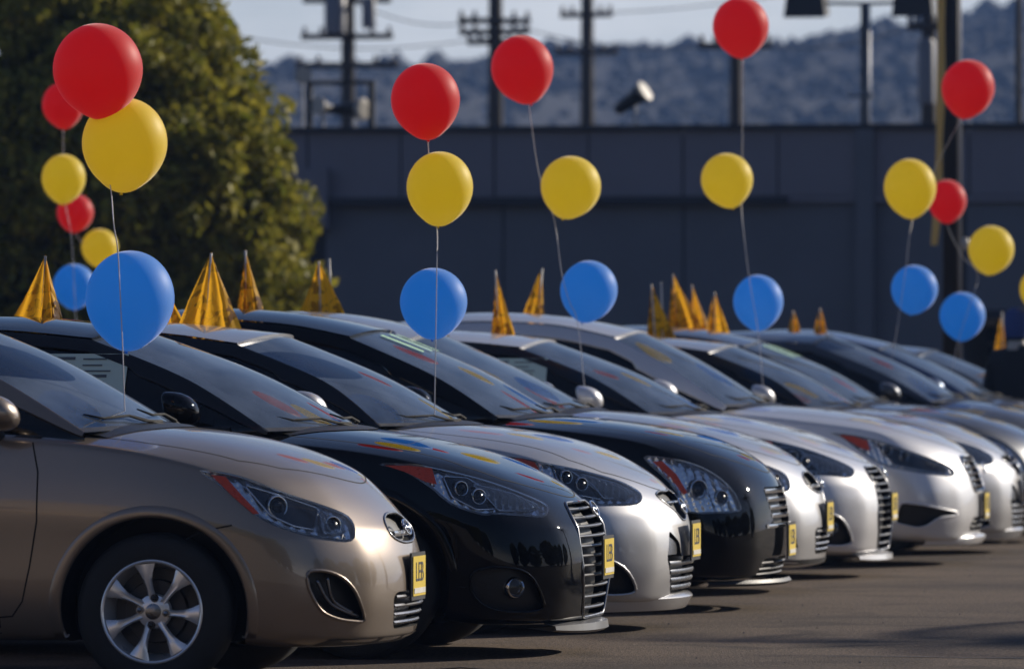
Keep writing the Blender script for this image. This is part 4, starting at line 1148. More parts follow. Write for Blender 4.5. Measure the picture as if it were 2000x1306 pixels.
tag(sb.obj('hillside_scrub', M['scrub']), 'dark scrub and trees covering the far hazy hillside', 'scrub', kind='stuff')

# ------------------------------------------------------------------ big tree on the left
def leaf_mat(name, c0, c1_):
    m, nt, b = newmat(name)
    oi = N(nt, 'ShaderNodeNewGeometry'); rp = N(nt, 'ShaderNodeMix', data_type='RGBA'); rp.inputs[6].default_value = (*c0, 1); rp.inputs[7].default_value = (*c1_, 1)
    nt.links.new(oi.outputs['Random Per Island'], rp.inputs[0]); nt.links.new(rp.outputs[2], b.inputs['Base Color']); b.inputs['Roughness'].default_value = .62; b.inputs['Specular IOR Level'].default_value = .25
    tl = N(nt, 'ShaderNodeBsdfTranslucent'); nt.links.new(rp.outputs[2], tl.inputs[0]); ms = N(nt, 'ShaderNodeMixShader'); ms.inputs[0].default_value = .35
    nt.links.new(b.outputs[0], ms.inputs[1]); nt.links.new(tl.outputs[0], ms.inputs[2]); nt.links.new(ms.outputs[0], nt.nodes['Material Output'].inputs[0])
    return m
M['leaf'] = leaf_mat('ficus_leaves', (.125, .140, .014), (.38, .33, .045))
M['bark'] = mat('grey_bark', (.12, .10, .08), .9, bump=.5)
def leaf_cloud(name, clumps, per, size, m_, parent, seed):
    rg = np.random.RandomState(seed); c = np.array([q[0] for q in clumps]); r = np.array([q[1] for q in clumps])
    n = len(clumps)*per; ci = np.repeat(np.arange(len(clumps)), per)
    d = rg.normal(size=(n, 3)); d /= np.linalg.norm(d, axis=1)[:, None]
    p = c[ci]+d*(r[ci]*(.55+.5*rg.rand(n)**.6))[:, None]
    a = rg.normal(size=(n, 3)); a += d*.8; a[:, 2] -= .4; a /= np.linalg.norm(a, axis=1)[:, None]
    t = np.cross(a, rg.normal(size=(n, 3))); t /= np.linalg.norm(t, axis=1)[:, None]
    s_ = size*(.6+.8*rg.rand(n))[:, None]
    v = np.stack([p-a*s_*.5, p+t*s_*.24+a*s_*.02, p+a*s_*.5, p-t*s_*.24+a*s_*.02], 1).reshape(-1, 3)
    me = bpy.data.meshes.new(name); me.vertices.add(n*4); me.vertices.foreach_set('co', v.astype(np.float32).ravel())
    me.loops.add(n*4); me.loops.foreach_set('vertex_index', np.arange(n*4, dtype=np.int32)); me.polygons.add(n)
    me.polygons.foreach_set('loop_start', np.arange(0, n*4, 4, dtype=np.int32)); me.update(calc_edges=True); me.materials.append(m_)
    return link(bpy.data.objects.new(name, me), parent)
def tree(loc, blobs, nc, per, size, label, seed, trunk):
    root = empty('ficus_tree', loc, 0, label, 'tree'); rg = random.Random(seed)
    cl = []
    for (cx, cy, cz, rx, ry, rz), w in blobs:
        for k in range(int(nc*w)):
            d = Vector((rg.gauss(0, 1), rg.gauss(0, 1), rg.gauss(0, 1))).normalized(); q = rg.uniform(.72, 1.04)
            cl.append(((cx+d.x*rx*q, cy+d.y*ry*q, cz+d.z*rz*q), rg.uniform(.12, .30)))
    leaf_cloud('crown', cl, per, size, M['leaf'], root, seed)
    tb_ = MB(); tb_.tube(trunk, [.22, .19, .15, .09], 10); tr = tb_.obj('trunk', M['bark'], root, True)
    (cx, cy, cz, rx, ry, rz), w = blobs[0]
    for k in range(9):
        a = rg.uniform(0, 6.28); p0 = Vector(trunk[2 if k % 2 else 1]); p2 = Vector((cx+math.cos(a)*rx*.75, cy+math.sin(a)*ry*.75, cz+rg.uniform(-.4, .6)*rz)); p1 = (p0+p2)/2+Vector((0, 0, .3))
        tb_ = MB(); tb_.tube([p0, p1, p2], [.08, .05, .02], 6); tb_.obj('limb', M['bark'], root, True)
    return root
tree((-15.4, 63, 0), [((0, 0, 3.2, 2.15, 2.0, 2.15), 1.0), ((1.1, .2, 2.3, 1.45, 1.4, 1.7), .6), ((.2, -.2, 1.3, 2.0, 1.5, 1.1), .5), ((.7, 0, 3.6, 1.2, 1.2, 1.15), .35)], 620, 95, .125, 'big dense olive green tree filling the upper left, right of the two trees', 3, [(0, 0, 0), (.05, 0, 1.0), (0, .05, 2.0), (0, 0, 3.6)])
tree((-18.6, 61.5, 0), [((0, 0, 3.0, 2.1, 1.8, 2.7), 1.0), ((.6, 0, 1.4, 1.7, 1.4, 1.3), .4)], 560, 90, .125, 'leafy green tree cut by the left edge of the frame, behind the red balloon', 5, [(0, 0, 0), (0, 0, 1.0), (.1, .05, 2.0), (0, 0, 3.6)])

# ------------------------------------------------------------------ poles and roof-top fittings
M['wood'] = mat('weathered_pole_wood', (.045, .038, .032), .9, var=.3, scale=3, bump=.4)
M['steel'] = mat('galvanised_steel', (.30, .31, .34), .5, .6, var=.1)
M['dark'] = mat('dark_painted_steel', (.015, .015, .017), .5, .2)
M['grey_can'] = mat('grey_transformer_can', (.14, .15, .18), .5)
M['tan'] = mat('tan_banner_cloth', (.80, .62, .27), .8, var=.1, bump=.3)
nt = M['tan'].node_tree; tl = N(nt, 'ShaderNodeBsdfTranslucent'); tl.inputs[0].default_value = (.95, .72, .28, 1); ms = N(nt, 'ShaderNodeMixShader'); ms.inputs[0].default_value = .5
nt.links.new(nt.nodes['Principled BSDF'].outputs[0], ms.inputs[1]); nt.links.new(tl.outputs[0], ms.inputs[2]); nt.links.new(ms.outputs[0], nt.nodes['Material Output'].inputs[0])
M['lampwhite'] = mat('white_lamp_housing', (.40, .37, .32), .5)
def upole(x, y, h, arms, label, cans=(), r=.14, group='wooden utility poles behind the warehouse'):
    root = empty('utility_pole', (x, y, 0), 0, label, 'utility pole', group)
    q = MB(); q.tube([(0, 0, 0), (0, 0, h*.5), (0, 0, h)], [r*1.2, r, r*.8], 12); q.obj('pole', M['wood'], root, True)
    for (z, L, rot) in arms:
        q = MB(); c, s_ = math.cos(rot), math.sin(rot)
        q.tube([(-L*c, -.12-L*s_, z), (L*c, -.12+L*s_, z)], .055, 4); a = q.obj('crossarm', M['wood'], root)
        for t in (-.92, -.55, .55, .92):
            q = MB(); q.lathe([(.03, .05), (.05, .09), (.03, .12), (.045, .16), (.001, .19)], 8, Matrix.Translation((L*c*t, -.12+L*s_*t, z))); q.obj('insulator', M['grey_can'], a)
    for (dx, z, rr, hh) in cans:
        q = MB(); q.lathe([(.001, -hh/2), (rr, -hh/2), (rr, hh/2), (rr*.8, hh/2+.05), (.001, hh/2+.08)], 18, Matrix.Translation((dx, -.35, z))); q.obj('transformer', M['grey_can'], root, True, 40)
upole(-23.62, 120, 9.5, [(7.24, .85, .0), (6.72, .95, 0), (7.9, .8, .1)], 'utility pole carrying transformer cans, leftmost of the poles', [(-.17, 7.60, .20, .62), (.45, 7.62, .13, .5)])
upole(-20.90, 120, 10.5, [(7.50, .66, .35), (7.30, .66, -.1), (7.12, .5, 0)], 'utility pole with doubled crossarms seen above the second red balloon')
upole(-20.82, 130, 10.5, [(8.13, .55, -.25), (7.40, .62, .0)], 'utility pole with sloping top crossarm, right of the second red balloon')
upole(-15.13, 110, 7.4, [(6.53, .60, 0)], 'short utility pole directly below the topmost red balloon', r=.12)
upole(-10.85, 100, 7.0, [(6.3, .3, 0)], 'thick utility pole left of the dark lamp pole', [(.0, 5.6, .13, .9)], r=.13)
upole(-9.51, 100, 9.0, [], 'thin utility pole close to the right edge of the frame', r=.05)
# wires
wl = [(-23.6, 119.9, 7.9, -20.9, 119.9, 7.52), (-20.9, 119.9, 7.52, -15.1, 110, 6.55), (-15.1, 110, 6.6, -10.85, 100, 6.4), (-26, 119, 7.3, -20.9, 119.9, 7.2), (-20.8, 130, 8.15, -9.5, 100, 7.6)]
for i, (a0, a1, a2, b0, b1, b2) in enumerate(wl):
    q = MB(); q.tube([(a0+(b0-a0)*t, a1+(b1-a1)*t, a2+(b2-a2)*t-.25*math.sin(math.pi*t)) for t in np.linspace(0, 1, 12)], .012, 5, False)
    o = q.obj('power_line', M['dark'], None, True); tag(o, ('thin power line leaving the transformer pole towards the doubled crossarm pole', 'power line dipping behind the highest red balloon', 'short power line between the two right hand utility poles', 'lower power line running left out of frame from the doubled crossarm pole', 'highest power line crossing the sky towards the right edge')[i], 'power line', 'power lines between the poles')
# twin-headed lot light
lp = empty('lot_light', (-9.92, 84, 0), 0, 'grey lot light with two dark box heads on a cross arm above the roofline', 'street lamp')
q = MB(); q.tube([(0, 0, 0), (0, 0, 5.8)], .055, 12); q.obj('pole', M['dark'], lp, True)
q = MB(); q.tube([(.05, -.09, 3.2), (.05, -.09, 5.8)], .028, 8); q.obj('conduit', M['steel'], lp, True)
q = MB(); q.tube([(-.75, 0, 5.80), (0, 0, 5.78), (.65, 0, 5.80)], .022, 8); q.obj('arm', M['dark'], lp, True)
for dx in (-.74, .62):
    q = MB(); q.add([(dx-.22, -.2, 5.98), (dx+.22, -.2, 5.98), (dx+.22, .3, 6.0), (dx-.22, .3, 6.0), (dx-.26, -.25, 5.60), (dx+.26, -.25, 5.60), (dx+.26, .3, 5.66), (dx-.26, .3, 5.66)], [(0, 1, 2, 3), (7, 6, 5, 4), (0, 4, 5, 1), (1, 5, 6, 2), (2, 6, 7, 3), (3, 7, 4, 0)])
    q.obj('lamp_head', M['dark'], lp)
q = MB(); q.tube([(-.22, -.05, 4.63), (.0, -.05, 4.63)], .02, 8); q.lathe([(.001, 0), (.04, .02), (.05, .06), (.001, .10)], 12, Matrix.Translation((.07, -.1, 4.58))); q.obj('clamp', M['steel'], lp)
# dark tall pole with hanging tan banner
dp = empty('dark_pole', (-6.0, 57, 0), 0, 'thick black steel pole rising through the frame at right', 'pole')
q = MB(); q.tube([(0, 0, 0), (0, 0, 7.0)], .068, 16); q.obj('pole', M['dark'], dp, True)
q = MB(); q.tube([(.082, -.02, .2), (.082, -.02, 7.0)], .013, 8); q.obj('conduit', M['steel'], dp, True)
q = MB(); q.lathe([(.12, 0), (.12, .10), (.09, .16), (.07, .22)], 16); q.obj('base', M['dark'], dp, True)
bn = MB(); rows = []
for k in range(40):
    t = k/39; z = 5.6-3.36*t; cx = -6.072-.010*math.sin(t*9)-(.05*max(0, t-.88)/.12); w_ = .030+.004*math.sin(t*23)
    rows.append([(cx+w_*math.cos(a)*(1+.25*math.sin(3*a+t*6)), 56.86+w_*math.sin(a), z) for a in np.linspace(0, 2*math.pi, 15)])
bn.grid(rows); tag(bn.obj('rolled_banner', M['tan'], None, True), 'rolled tan cloth banner hanging beside the black pole', 'banner')
q = MB(); q.lathe([(.001, .02), (.035, .0), (.035, -.06), (.001, -.10)], 12, Matrix.Translation((-5.87, 56.9, 2.29))); tag(q.obj('pulley', M['lampwhite'], None, True), 'small white pulley on the black pole just left of a yellow balloon', 'pulley')
# roof floodlights
def flood(x, z, ax, label, sc=1.0, y=81.0):
    root = empty('floodlight', (x, y, 4.1), 0, label, 'floodlight', 'floodlights on the warehouse roof'); z -= 4.1
    A = Matrix.Translation((0, 0, z)) @ Vector(ax).to_track_quat('Z', 'Y').to_matrix().to_4x4() @ Matrix.Scale(sc, 4)
    q = MB(); q.lathe([(.001, -.30), (.06, -.29), (.08, -.18), (.09, .0), (.13, .12)], 18, A); q.obj('lamp_housing', M['dark'], root, True, 50)
    q = MB(); q.lathe([(.13, .12), (.135, .16), (.12, .165), (.001, .15)], 18, A); q.obj('lamp_face', M['lampwhite'], root, True, 40)
    q = MB(); q.tube([(0, 0, 0), (0, 0, z*.7), (0, 0, z)], .022, 8); q.obj('bracket', M['steel'], root)
flood(-12.38, 4.50, (.85, -.25, .55), 'floodlight tipped up to the right on the roof, between two utility poles')
flood(-16.52, 4.79, (.3, -.9, .1), 'round floodlight highest on the left end of the roof', .8)
flood(-16.26, 4.41, (-.3, -.9, .1), 'floodlight low on the left end of the roof', .8)
flood(-15.88, 4.38, (.9, -.5, 0), 'wide pale floodlight right of the low one on the roof', 1.0)
flood(-8.3, 4.45, (.6, -.6, .5), 'floodlight on the roof behind the rightmost high red balloon', 1.2)
q = MB(); q.box((-16.45, 80.9, 4.1), (-16.38, 80.97, 4.72)); q.box((-16.45, 80.9, 4.68), (-15.6, 80.97, 4.73)); q.box((-15.67, 80.9, 4.1), (-15.6, 80.97, 4.68)); tag(q.obj('roof_frame', M['dark']), 'dark square metal frame at the left end of the warehouse roof', 'frame')

# ------------------------------------------------------------------ balloons
def balloon_mat(name, col, hi):
    m, nt, b = newmat(name)
    b.inputs['Base Color'].default_value = (*col, 1); b.inputs['Roughness'].default_value = .5; b.inputs['Specular IOR Level'].default_value = .35; b.inputs['Sheen Weight'].default_value = 1.0; b.inputs['Sheen Roughness'].default_value = .35
    tl = N(nt, 'ShaderNodeBsdfTranslucent'); tl.inputs[0].default_value = (*hi, 1)
    ms = N(nt, 'ShaderNodeMixShader'); ms.inputs[0].default_value = .64
    nt.links.new(b.outputs[0], ms.inputs[1]); nt.links.new(tl.outputs[0], ms.inputs[2]); nt.links.new(ms.outputs[0], nt.nodes['Material Output'].inputs[0])
    return m
BM = {'r': balloon_mat('red_latex', (.70, .10, .10), (.98, .0, .0)), 'y': balloon_mat('yellow_latex', (.95, .80, .13), (1.0, .84, .0)), 'b': balloon_mat('blue_latex', (.24, .48, .85), (.0, .52, 1.0))}
BALL = [
('r',(-5.921, 25.12, 2.327),0.345,0.369,-8,'largest red balloon, top of the bunch over the bronze hatchback'),
('y',(-5.839, 25.22, 2.048),0.329,0.364,4,'largest yellow balloon, tucked under the biggest red balloon'),
('b',(-5.795, 25.12, 1.45),0.341,0.384,4,'largest blue balloon, hanging in front of the tree over the bronze hatchback'),
('r',(-5.621, 30.396, 2.418),0.318,0.353,-4,'red balloon atop the bunch over the silver hatchback third in the row'),
('y',(-5.554, 30.396, 2.016),0.306,0.343,3,'yellow balloon in the bunch tied to the third car, under its red one'),
('b',(-5.583, 30.396, 1.489),0.310,0.329,2,'blue balloon low over the windscreen of the black sedan, left of centre'),
('r',(-6.381, 37.519, 2.883),0.353,0.394,-14,'red balloon in front of a utility pole, right of the second large red one'),
('y',(-6.103, 37.519, 2.215),0.341,0.359,14,'yellow balloon alone against the ledge, near the middle of the frame'),
('b',(-6.0, 37.519, 1.628),0.324,0.353,12,'blue balloon above white car roofs, just right of two gold pennants'),
('r',(-5.856, 42.795, 3.382),0.361,0.394,-2,'highest red balloon, cut by the top edge of the frame'),
('y',(-5.945, 42.795, 2.4),0.335,0.355,-12,'yellow balloon straight below the highest red balloon'),
('b',(-5.743, 42.795, 1.617),0.322,0.361,0,'blue balloon right of the cluster of four gold pennants'),
('r',(-4.691, 45.696, 3.099),0.363,0.405,10,'red balloon in front of the black pole at the upper right'),
('y',(-5.076, 45.596, 2.421),0.356,0.409,-3,'yellow balloon overlapping a smaller red one beside the black pole'),
('b',(-5.058, 45.696, 1.733),0.321,0.339,8,'blue balloon just left of the black pole'),
('r',(-5.448, 51.5, 2.48),0.299,0.338,0,'small red balloon half behind a yellow one at the black pole'),
('y',(-4.926, 49.653, 2.072),0.341,0.367,8,'yellow balloon right of the black pole near the right edge'),
('b',(-5.139, 49.653, 1.583),0.341,0.364,4,'lowest blue balloon at right, overlapping the black pole'),
('y',(-4.845, 52.819, 1.814),0.338,0.362,0,'yellow balloon cut off by the right edge of the frame'),
('r',(-11.02, 45.696, 3.027),0.293,0.328,-5,'blurred red balloon peeking out behind the largest red one'),
('y',(-11.016, 45.696, 2.516),0.307,0.350,3,'blurred yellow balloon left of the largest yellow one'),
('b',(-10.939, 45.696, 1.766),0.300,0.321,0,'blurred blue balloon behind the largest blue one'),
('r',(-12.321, 51.5, 2.417),0.290,0.306,8,'small blurred red balloon under the blurred yellow one by the tree'),
('y',(-12.123, 51.5, 2.143),0.289,0.305,6,'small blurred yellow balloon just above the largest blue one')]
rows = []
for i in range(33):
    v = -math.pi/2+math.pi*i/32; row = []
    for k in range(49):
        u = 2*math.pi*k/48; z = math.sin(v); r = math.cos(v)
        if z < 0: r *= 1-.07*(-z)**1.5; zz = z*1.0-.05*max(0, -z-.85)/.15
        else: zz = z*.96
        row.append((r*math.cos(u)*.5, r*math.sin(u)*.5, zz*.5))
    rows.append(row)
bb = MB(); bb.grid(rows); proto = bb.obj('tmp_balloon', BM['r'], None, True); bmesh0 = proto.data; bpy.data.objects.remove(proto)
kb = MB(); kb.lathe([(.001, .03), (.012, .02), (.010, .005), (.022, -.030), (.017, -.034), (.001, -.02)], 12, Matrix.Translation((0, 0, -.515))); kp = kb.obj('tmp', BM['r'], None, True); kmesh0 = kp.data; bpy.data.objects.remove(kp)
bm_cache = {}
for c_, loc, w_, h_, tilt, lab in BALL:
    if c_ not in bm_cache:
        a_, b_ = bmesh0.copy(), kmesh0.copy()
        for me_ in (a_, b_): me_.materials.clear(); me_.materials.append(BM[c_])
        bm_cache[c_] = (a_, b_)
    o = bpy.data.objects.new('balloon', bm_cache[c_][0]); C.objects.link(o); o.location = loc; o.scale = (w_, w_, h_); o.rotation_euler = (0, R(tilt), 0)
    tag(o, lab, 'balloon', 'party balloons tied to the cars')
    k_ = bpy.data.objects.new('knot', bm_cache[c_][1]); link(k_, o)
STR= [[(-5.923, 25.12, 2.139), (-5.893, 25.12, 2.005), (-5.869, 25.12, 1.86), (-5.859, 25.12, 1.731), (-5.843, 25.12, 1.632), (-5.831, 25.12, 1.417), (-5.823, 25.12, 1.241), (-5.813, 25.12, 0.943)], [(-5.611, 30.396, 2.247), (-5.599, 30.396, 2.101), (-5.568, 30.396, 1.837), (-5.568, 30.396, 1.654), (-5.573, 30.396, 1.325), (-5.58, 30.396, 0.911)], [(-6.343, 37.519, 2.683), (-6.287, 37.519, 2.3), (-6.199, 37.519, 2.031), (-6.158, 37.519, 1.735), (-6.111, 37.519, 1.562), (-6.065, 37.519, 1.446), (-6.024, 37.519, 1.07)], [(-5.846, 42.795, 3.185), (-5.846, 42.795, 2.567), (-5.852, 42.795, 2.222), (-5.806, 42.795, 1.795), (-5.746, 42.795, 1.433), (-5.713, 42.795, 1.075)], [(-4.743, 45.696, 2.89), (-4.939, 45.696, 2.515), (-5.069, 45.696, 2.208), (-5.115, 45.696, 1.887), (-5.16, 45.696, 1.565), (-5.213, 45.696, 1.258)], [(-5.253, 49.653, 2.251), (-5.139, 49.653, 2.023), (-5.025, 49.653, 1.89), (-5.089, 49.653, 1.644), (-5.169, 49.653, 1.401), (-5.215, 49.653, 1.182)], [(-11.02, 45.696, 2.859), (-11.016, 45.696, 2.58), (-11.002, 45.696, 2.33), (-10.958, 45.696, 2.08), (-10.932, 45.696, 1.602), (-10.921, 45.696, 1.474)], [(-12.321, 51.5, 2.256), (-12.184, 51.5, 2.074), (-12.123, 51.5, 1.986), (-12.11, 51.5, 1.512)]]
M['string'] = mat('white_ribbon', (.62, .60, .62), .5)
SL = ['white ribbon of the largest balloons, tied to the bronze hatchback wipers', 'white ribbon tied at the windscreen foot of the third car', 'ribbon of the balloons tied to the white coupe mirror', 'ribbon running down from the highest red balloon', 'ribbon of the balloons just left of the black pole', 'ribbon behind the lowest blue balloon at the black pole', 'blurred ribbon of the far left balloons against the tree', 'faint ribbon of the small blurred balloons at far left']
for pts, lab in zip(STR, SL):
    cp_ = crom(pts, 8); q = MB(); n_ = len(cp_)
    yk = min((b for b in BALL if b[0] == 'y'), key=lambda b: abs(b[1][0]-pts[1][0])+abs(b[1][1]-pts[1][1])*3+abs(b[1][2]-.6*pts[0][2]-.4*pts[-1][2])*.3)
    zk = yk[1][2]-yk[3]/2
    of_ = lambda z: .19*max(-1.1, min(1, (z-zk)/.10))
    q.tube([(p[0]*(1+of_(p[2])/p[1]), p[1]+of_(p[2]), p[2]) for i, p in enumerate(cp_)], .0022, 6, True)
    tag(q.obj('balloon_string', M['string'], None, True), lab, 'string')

# ------------------------------------------------------------------ gold foil pennants on the roofs
m, nt, b = newmat('gold_foil'); b.inputs['Metallic'].default_value = .0; b.inputs['Roughness'].default_value = .6; b.inputs['Specular IOR Level'].default_value = .2
tc = N(nt, 'ShaderNodeTexCoord'); n1 = N(nt, 'ShaderNodeTexNoise', Scale=13.0, Detail=2, Distortion=1.0); nt.links.new(tc.outputs['Object'], n1.inputs['Vector'])
rp = N(nt, 'ShaderNodeValToRGB'); e = rp.color_ramp.elements; e[0].position = .445; e[0].color = (.06, .012, .008, 1); e[1].position = .475; e[1].color = (.80, .44, .02, 1)
nt.links.new(n1.outputs[0], rp.inputs[0]); nt.links.new(rp.outputs[0], b.inputs['Base Color'])
bp = N(nt, 'ShaderNodeBump', Strength=.15, Distance=.01); n2 = N(nt, 'ShaderNodeTexNoise', Scale=35.0, Detail=3); nt.links.new(tc.outputs['Object'], n2.inputs['Vector']); nt.links.new(n2.outputs[0], bp.inputs['Height']); nt.links.new(bp.outputs[0], b.inputs['Normal'])
tl = N(nt, 'ShaderNodeBsdfTranslucent'); tl.inputs[0].default_value = (.95, .50, .03, 1); ms = N(nt, 'ShaderNodeMixShader'); ms.inputs[0].default_value = .42
nt.links.new(b.outputs[0], ms.inputs[1]); nt.links.new(tl.outputs[0], ms.inputs[2]); nt.links.new(ms.outputs[0], nt.nodes['Material Output'].inputs[0])
M['foil'] = m
M['stick'] = mat('white_plastic_stick', (.62, .58, .52), .5)
def pennant(x, y, z, h, wl_, wr_, label, seed, lean=0.0, twin=0.0):
    """folded foil triangle hanging on a white stick: x axis along the row's cars"""
    rg = random.Random(seed); root = empty('foil_pennant', (x, y, z), rg.uniform(-.15, .15), label, 'pennant', 'gold foil pennants on the car roofs')
    q = MB(); q.tube([(0, 0, -.01), (lean*.5, 0, h*.5), (lean, 0, h-.006)], .0060, 8); q.tube([(0, 0, -.008), (0, 0, .006)], .022, 12); q.obj('stick', M['stick'], root, True)
    for side, wd in ((-1, wl_), (1, wr_)):
        if wd <= 0: continue
        nu, nv = 11, 14; rows = []; ph = rg.uniform(0, 6)
        for j in range(nv+1):
            t = j/nv; zz = h*(1-t)-.0; row = []
            for i in range(nu+1):
                u = i/nu; amp = .030*t*(u**.5)
                xx = lean*(1-t)+side*(u*wd*t**1.05)+.008*math.sin(u*9+ph+t*3)*t
                yy = amp*math.sin(u*10+ph+t*2.2)+.02*t*math.sin(u*3+ph*2)
                z2 = zz+(.010*math.sin(u*7+ph)*u+.008*u)*t*(1-t)*3
                jt = .003*t*(1 if 0 < j < nv else .6); row.append((xx+rg.uniform(-jt, jt), yy+rg.uniform(-jt, jt)*1.6, max(.006, z2+rg.uniform(-jt, jt)*(j < nv))))
            rows.append(row)
        q = MB(); q.grid(rows); q.obj('foil', M['foil'], root, rg.random() < .6)
    if twin:
        q = MB(); q.tube([(twin, .02, -.01), (twin*.7, .02, h+.01)], .006, 8); q.obj('stick', M['stick'], root, True)
FL = [(2, -2.41, .275, .115, .07, 'gold pennant standing alone at far left on the black coupe roof', 0, 0), (3, -2.42, .16, .03, .09, 'small gold pennant half hidden by the largest blue balloon', 0, 0),
 (3, -2.24, .35, .11, .125, 'wide crumpled gold pennant with red print, right of the largest blue balloon', 0, 0), (4, -2.70, .31, .04, .065, 'slim gold pennant against the tree edge on the black sedan roof', .0, 0),
 (5, -2.73, .29, .10, .12, 'double peaked gold pennant on the roof behind the black sedan', -.0, .06), (6, -2.235, .385, .03, .07, 'tall gold pennant left of the centre blue balloon, nearer of its pair', -.03, 0),
 (7, -2.716, .30, .08, .025, 'thin gold pennant close to the left of the centre blue balloon', .02, 0), (8, -2.36, .36, .05, .11, 'leftmost of the four clustered gold pennants, lowest base', -.02, .05),
 (9, -2.56, .385, .05, .14, 'second of the four clustered gold pennants, the tallest', -.03, 0), (9, -2.46, .32, .03, .09, 'orange gold pennant third in the cluster of four', -.02, 0), (9, -2.31, .29, .05, .09, 'right hand pennant of the cluster of four, nearest the blue balloon', 0, 0),
 (10, -2.17, .17, .03, .06, 'dull dark pennant far down the row, left of a bright small one', 0, 0), (10, -1.97, .20, .04, .055, 'small bright orange pennant on the far end of the car row', 0, 0)]
RZ = {}
def roof_z(k, xl):
    T_ = {2: type_B, 3: type_C, 4: type_D, 5: type_E, 6: type_B, 7: type_F, 8: type_C, 9: type_D, 10: type_A}[k]()['gh']
    pr = crom([T_['wst']]+T_['roof'], 6); return float(np.interp(-xl, [-p[0] for p in pr], [p[1] for p in pr]))+.010
for i, (k, xl, h_, a_, b_, lab, ln, tw) in enumerate(FL):
    x_ = min(xl, {10: -1.95}.get(k, -2.12))
    pennant(XK[k]+x_-.125, ypos(k)+(.62 if i in (9,) else .52), roof_z(k, x_)-.075, h_+.075, a_*1.45, b_*1.45, lab, 20+i, ln+random.Random(i).uniform(-.025, .025), tw)

# ------------------------------------------------------------------ palm outside the frame to the right, its shadow reaches the lot
pr_ = empty('palm_tree', (6.6, 39.4, 0), 0, 'tall palm standing off to the right whose fronds shade the asphalt', 'palm')
q = MB(); q.tube([(0, 0, 0), (.1, 0, 2.5), (.05, .05, 5.6)], [.24, .18, .15], 12); q.obj('trunk', M['bark'], pr_, True)
M['palm'] = mat('palm_leaf', (.06, .09, .03), .5)
for k in range(22):
    a = 2*math.pi*k/22+random.uniform(-.1, .1); up_ = random.uniform(-.5, 1.0); q = MB(); L_ = random.uniform(1.7, 2.3); sp = []
    for i in range(13):
        t = i/12; r_ = L_*t; z_ = 5.6+up_*r_*.6-.42*r_*r_*(.6+.3*(1-up_)); sp.append(Vector((math.cos(a)*r_*.9, math.sin(a)*r_*.9, z_)))
    q.tube(sp, .016, 4)
    for i in range(2, 13):
        for sgn in (-1, 1):
            for off_ in (0, .5):
                p = sp[i-1].lerp(sp[i], off_); d_ = (sp[i]-sp[i-1]).normalized(); sd_ = d_.cross(Vector((0, 0, 1))).normalized()*sgn; l_ = .55*math.sin(math.pi*min(1, i/12*.9+.08))
                q.add([p, p+d_*.035, p+sd_*l_+d_*.25-Vector((0, 0, .25*l_))], [(0, 1, 2)])
    q.obj('frond', M['palm'], pr_)
# unseen street trees added behind the camera to darken the car flank reflections
tsrc = [o for o in C.objects if o.name.startswith('ficus_tree')]
for k in range(7):
    t_ = copy_tree(tsrc[k % 2]); t_.location = (-3+7*k, -30-2.5*(k % 3), 0); t_.scale = (2.4, 2.0, 2.1+.25*(k % 3)); t_.rotation_euler = (0, 0, k*1.3)
    t_['label'] = ('first', 'second', 'third', 'fourth', 'fifth', 'sixth', 'seventh')[k]+' unseen tree from the showroom end, added behind the camera for reflections'; t_['group'] = 'street trees added behind the camera'
M['stucco'] = mat('sunlit_tan_stucco', (.42, .33, .24), .85, var=.12, scale=.8, bump=.2)
sr = empty('showroom', (-40, -27, 0), 0, 'long tan showroom added behind the camera, seen only mirrored in car paint', 'building')  # added to give the car flanks something warm and bright to mirror
q = MB(); q.box((-45, -8, 0), (30, 0, 11.5)); q.obj('wall', M['stucco'], sr)
for k in range(24):
    zq = .0 if k < 12 else 5.2; k = k % 12
    q = MB(); q.box((-43+6.1*k, -.05, .9+zq), (-40.2+6.1*k, .04, 2.9+zq)); w_ = q.obj('window', M['dark'], sr)
    q = MB(); q.box((-43.15+6.1*k, .0, .78+zq), (-40.05+6.1*k, .12, .90+zq)); q.obj('sill', M['lampwhite'], w_)
q = MB(); q.box((-45.3, -8.3, 11.5), (30.3, .3, 11.9)); q.obj('parapet', M['lampwhite'], sr)
for k in range(7):  # unseen trees added so the car noses mirror something dark
    t_ = copy_tree(tsrc[(k+1) % 2]); t_.location = (44+3*(k % 3), 12+9*k, 0); t_.scale = (2.3, 2.3, 2.0+.3*(k % 2)); t_.rotation_euler = (0, 0, k*.9)
    t_['label'] = ('first', 'second', 'third', 'fourth', 'fifth', 'sixth', 'seventh')[k]+' tree of the unseen line added far right for dark reflections'; t_['group'] = 'trees added across the road'
# ------------------------------------------------------------------ someone at the right edge and one more car behind
M['coat'] = mat('black_coat', (.010, .011, .015), .8, bump=.3); M['skin'] = mat('skin', (.35, .20, .14), .5); M['cap'] = mat('navy_cap', (.03, .06, .20), .8)
pe = empty('person', (-5.03, 52.8, -.02), R(150), 'person in a black coat and dark blue cap standing at the right edge', 'person')
def skin_body(name, verts, edges, radii, m_, parent):
    me = bpy.data.meshes.new(name); me.from_pydata(verts, edges, []); o = bpy.data.objects.new(name, me); C.objects.link(o)
    sk = o.modifiers.new('k', 'SKIN'); o.modifiers.new('s', 'SUBSURF').levels = 2
    lay = me.skin_vertices[0] if me.skin_vertices else None
    for i, r_ in enumerate(radii): lay.data[i].radius = (r_ if isinstance(r_, tuple) else (r_, r_))
    lay.data[0].use_root = True
    m2_ = eval_mesh(o); bpy.data.objects.remove(o); m2_.materials.clear(); m2_.materials.append(m_); m2_.shade_smooth(); return link(bpy.data.objects.new(name, m2_), parent)
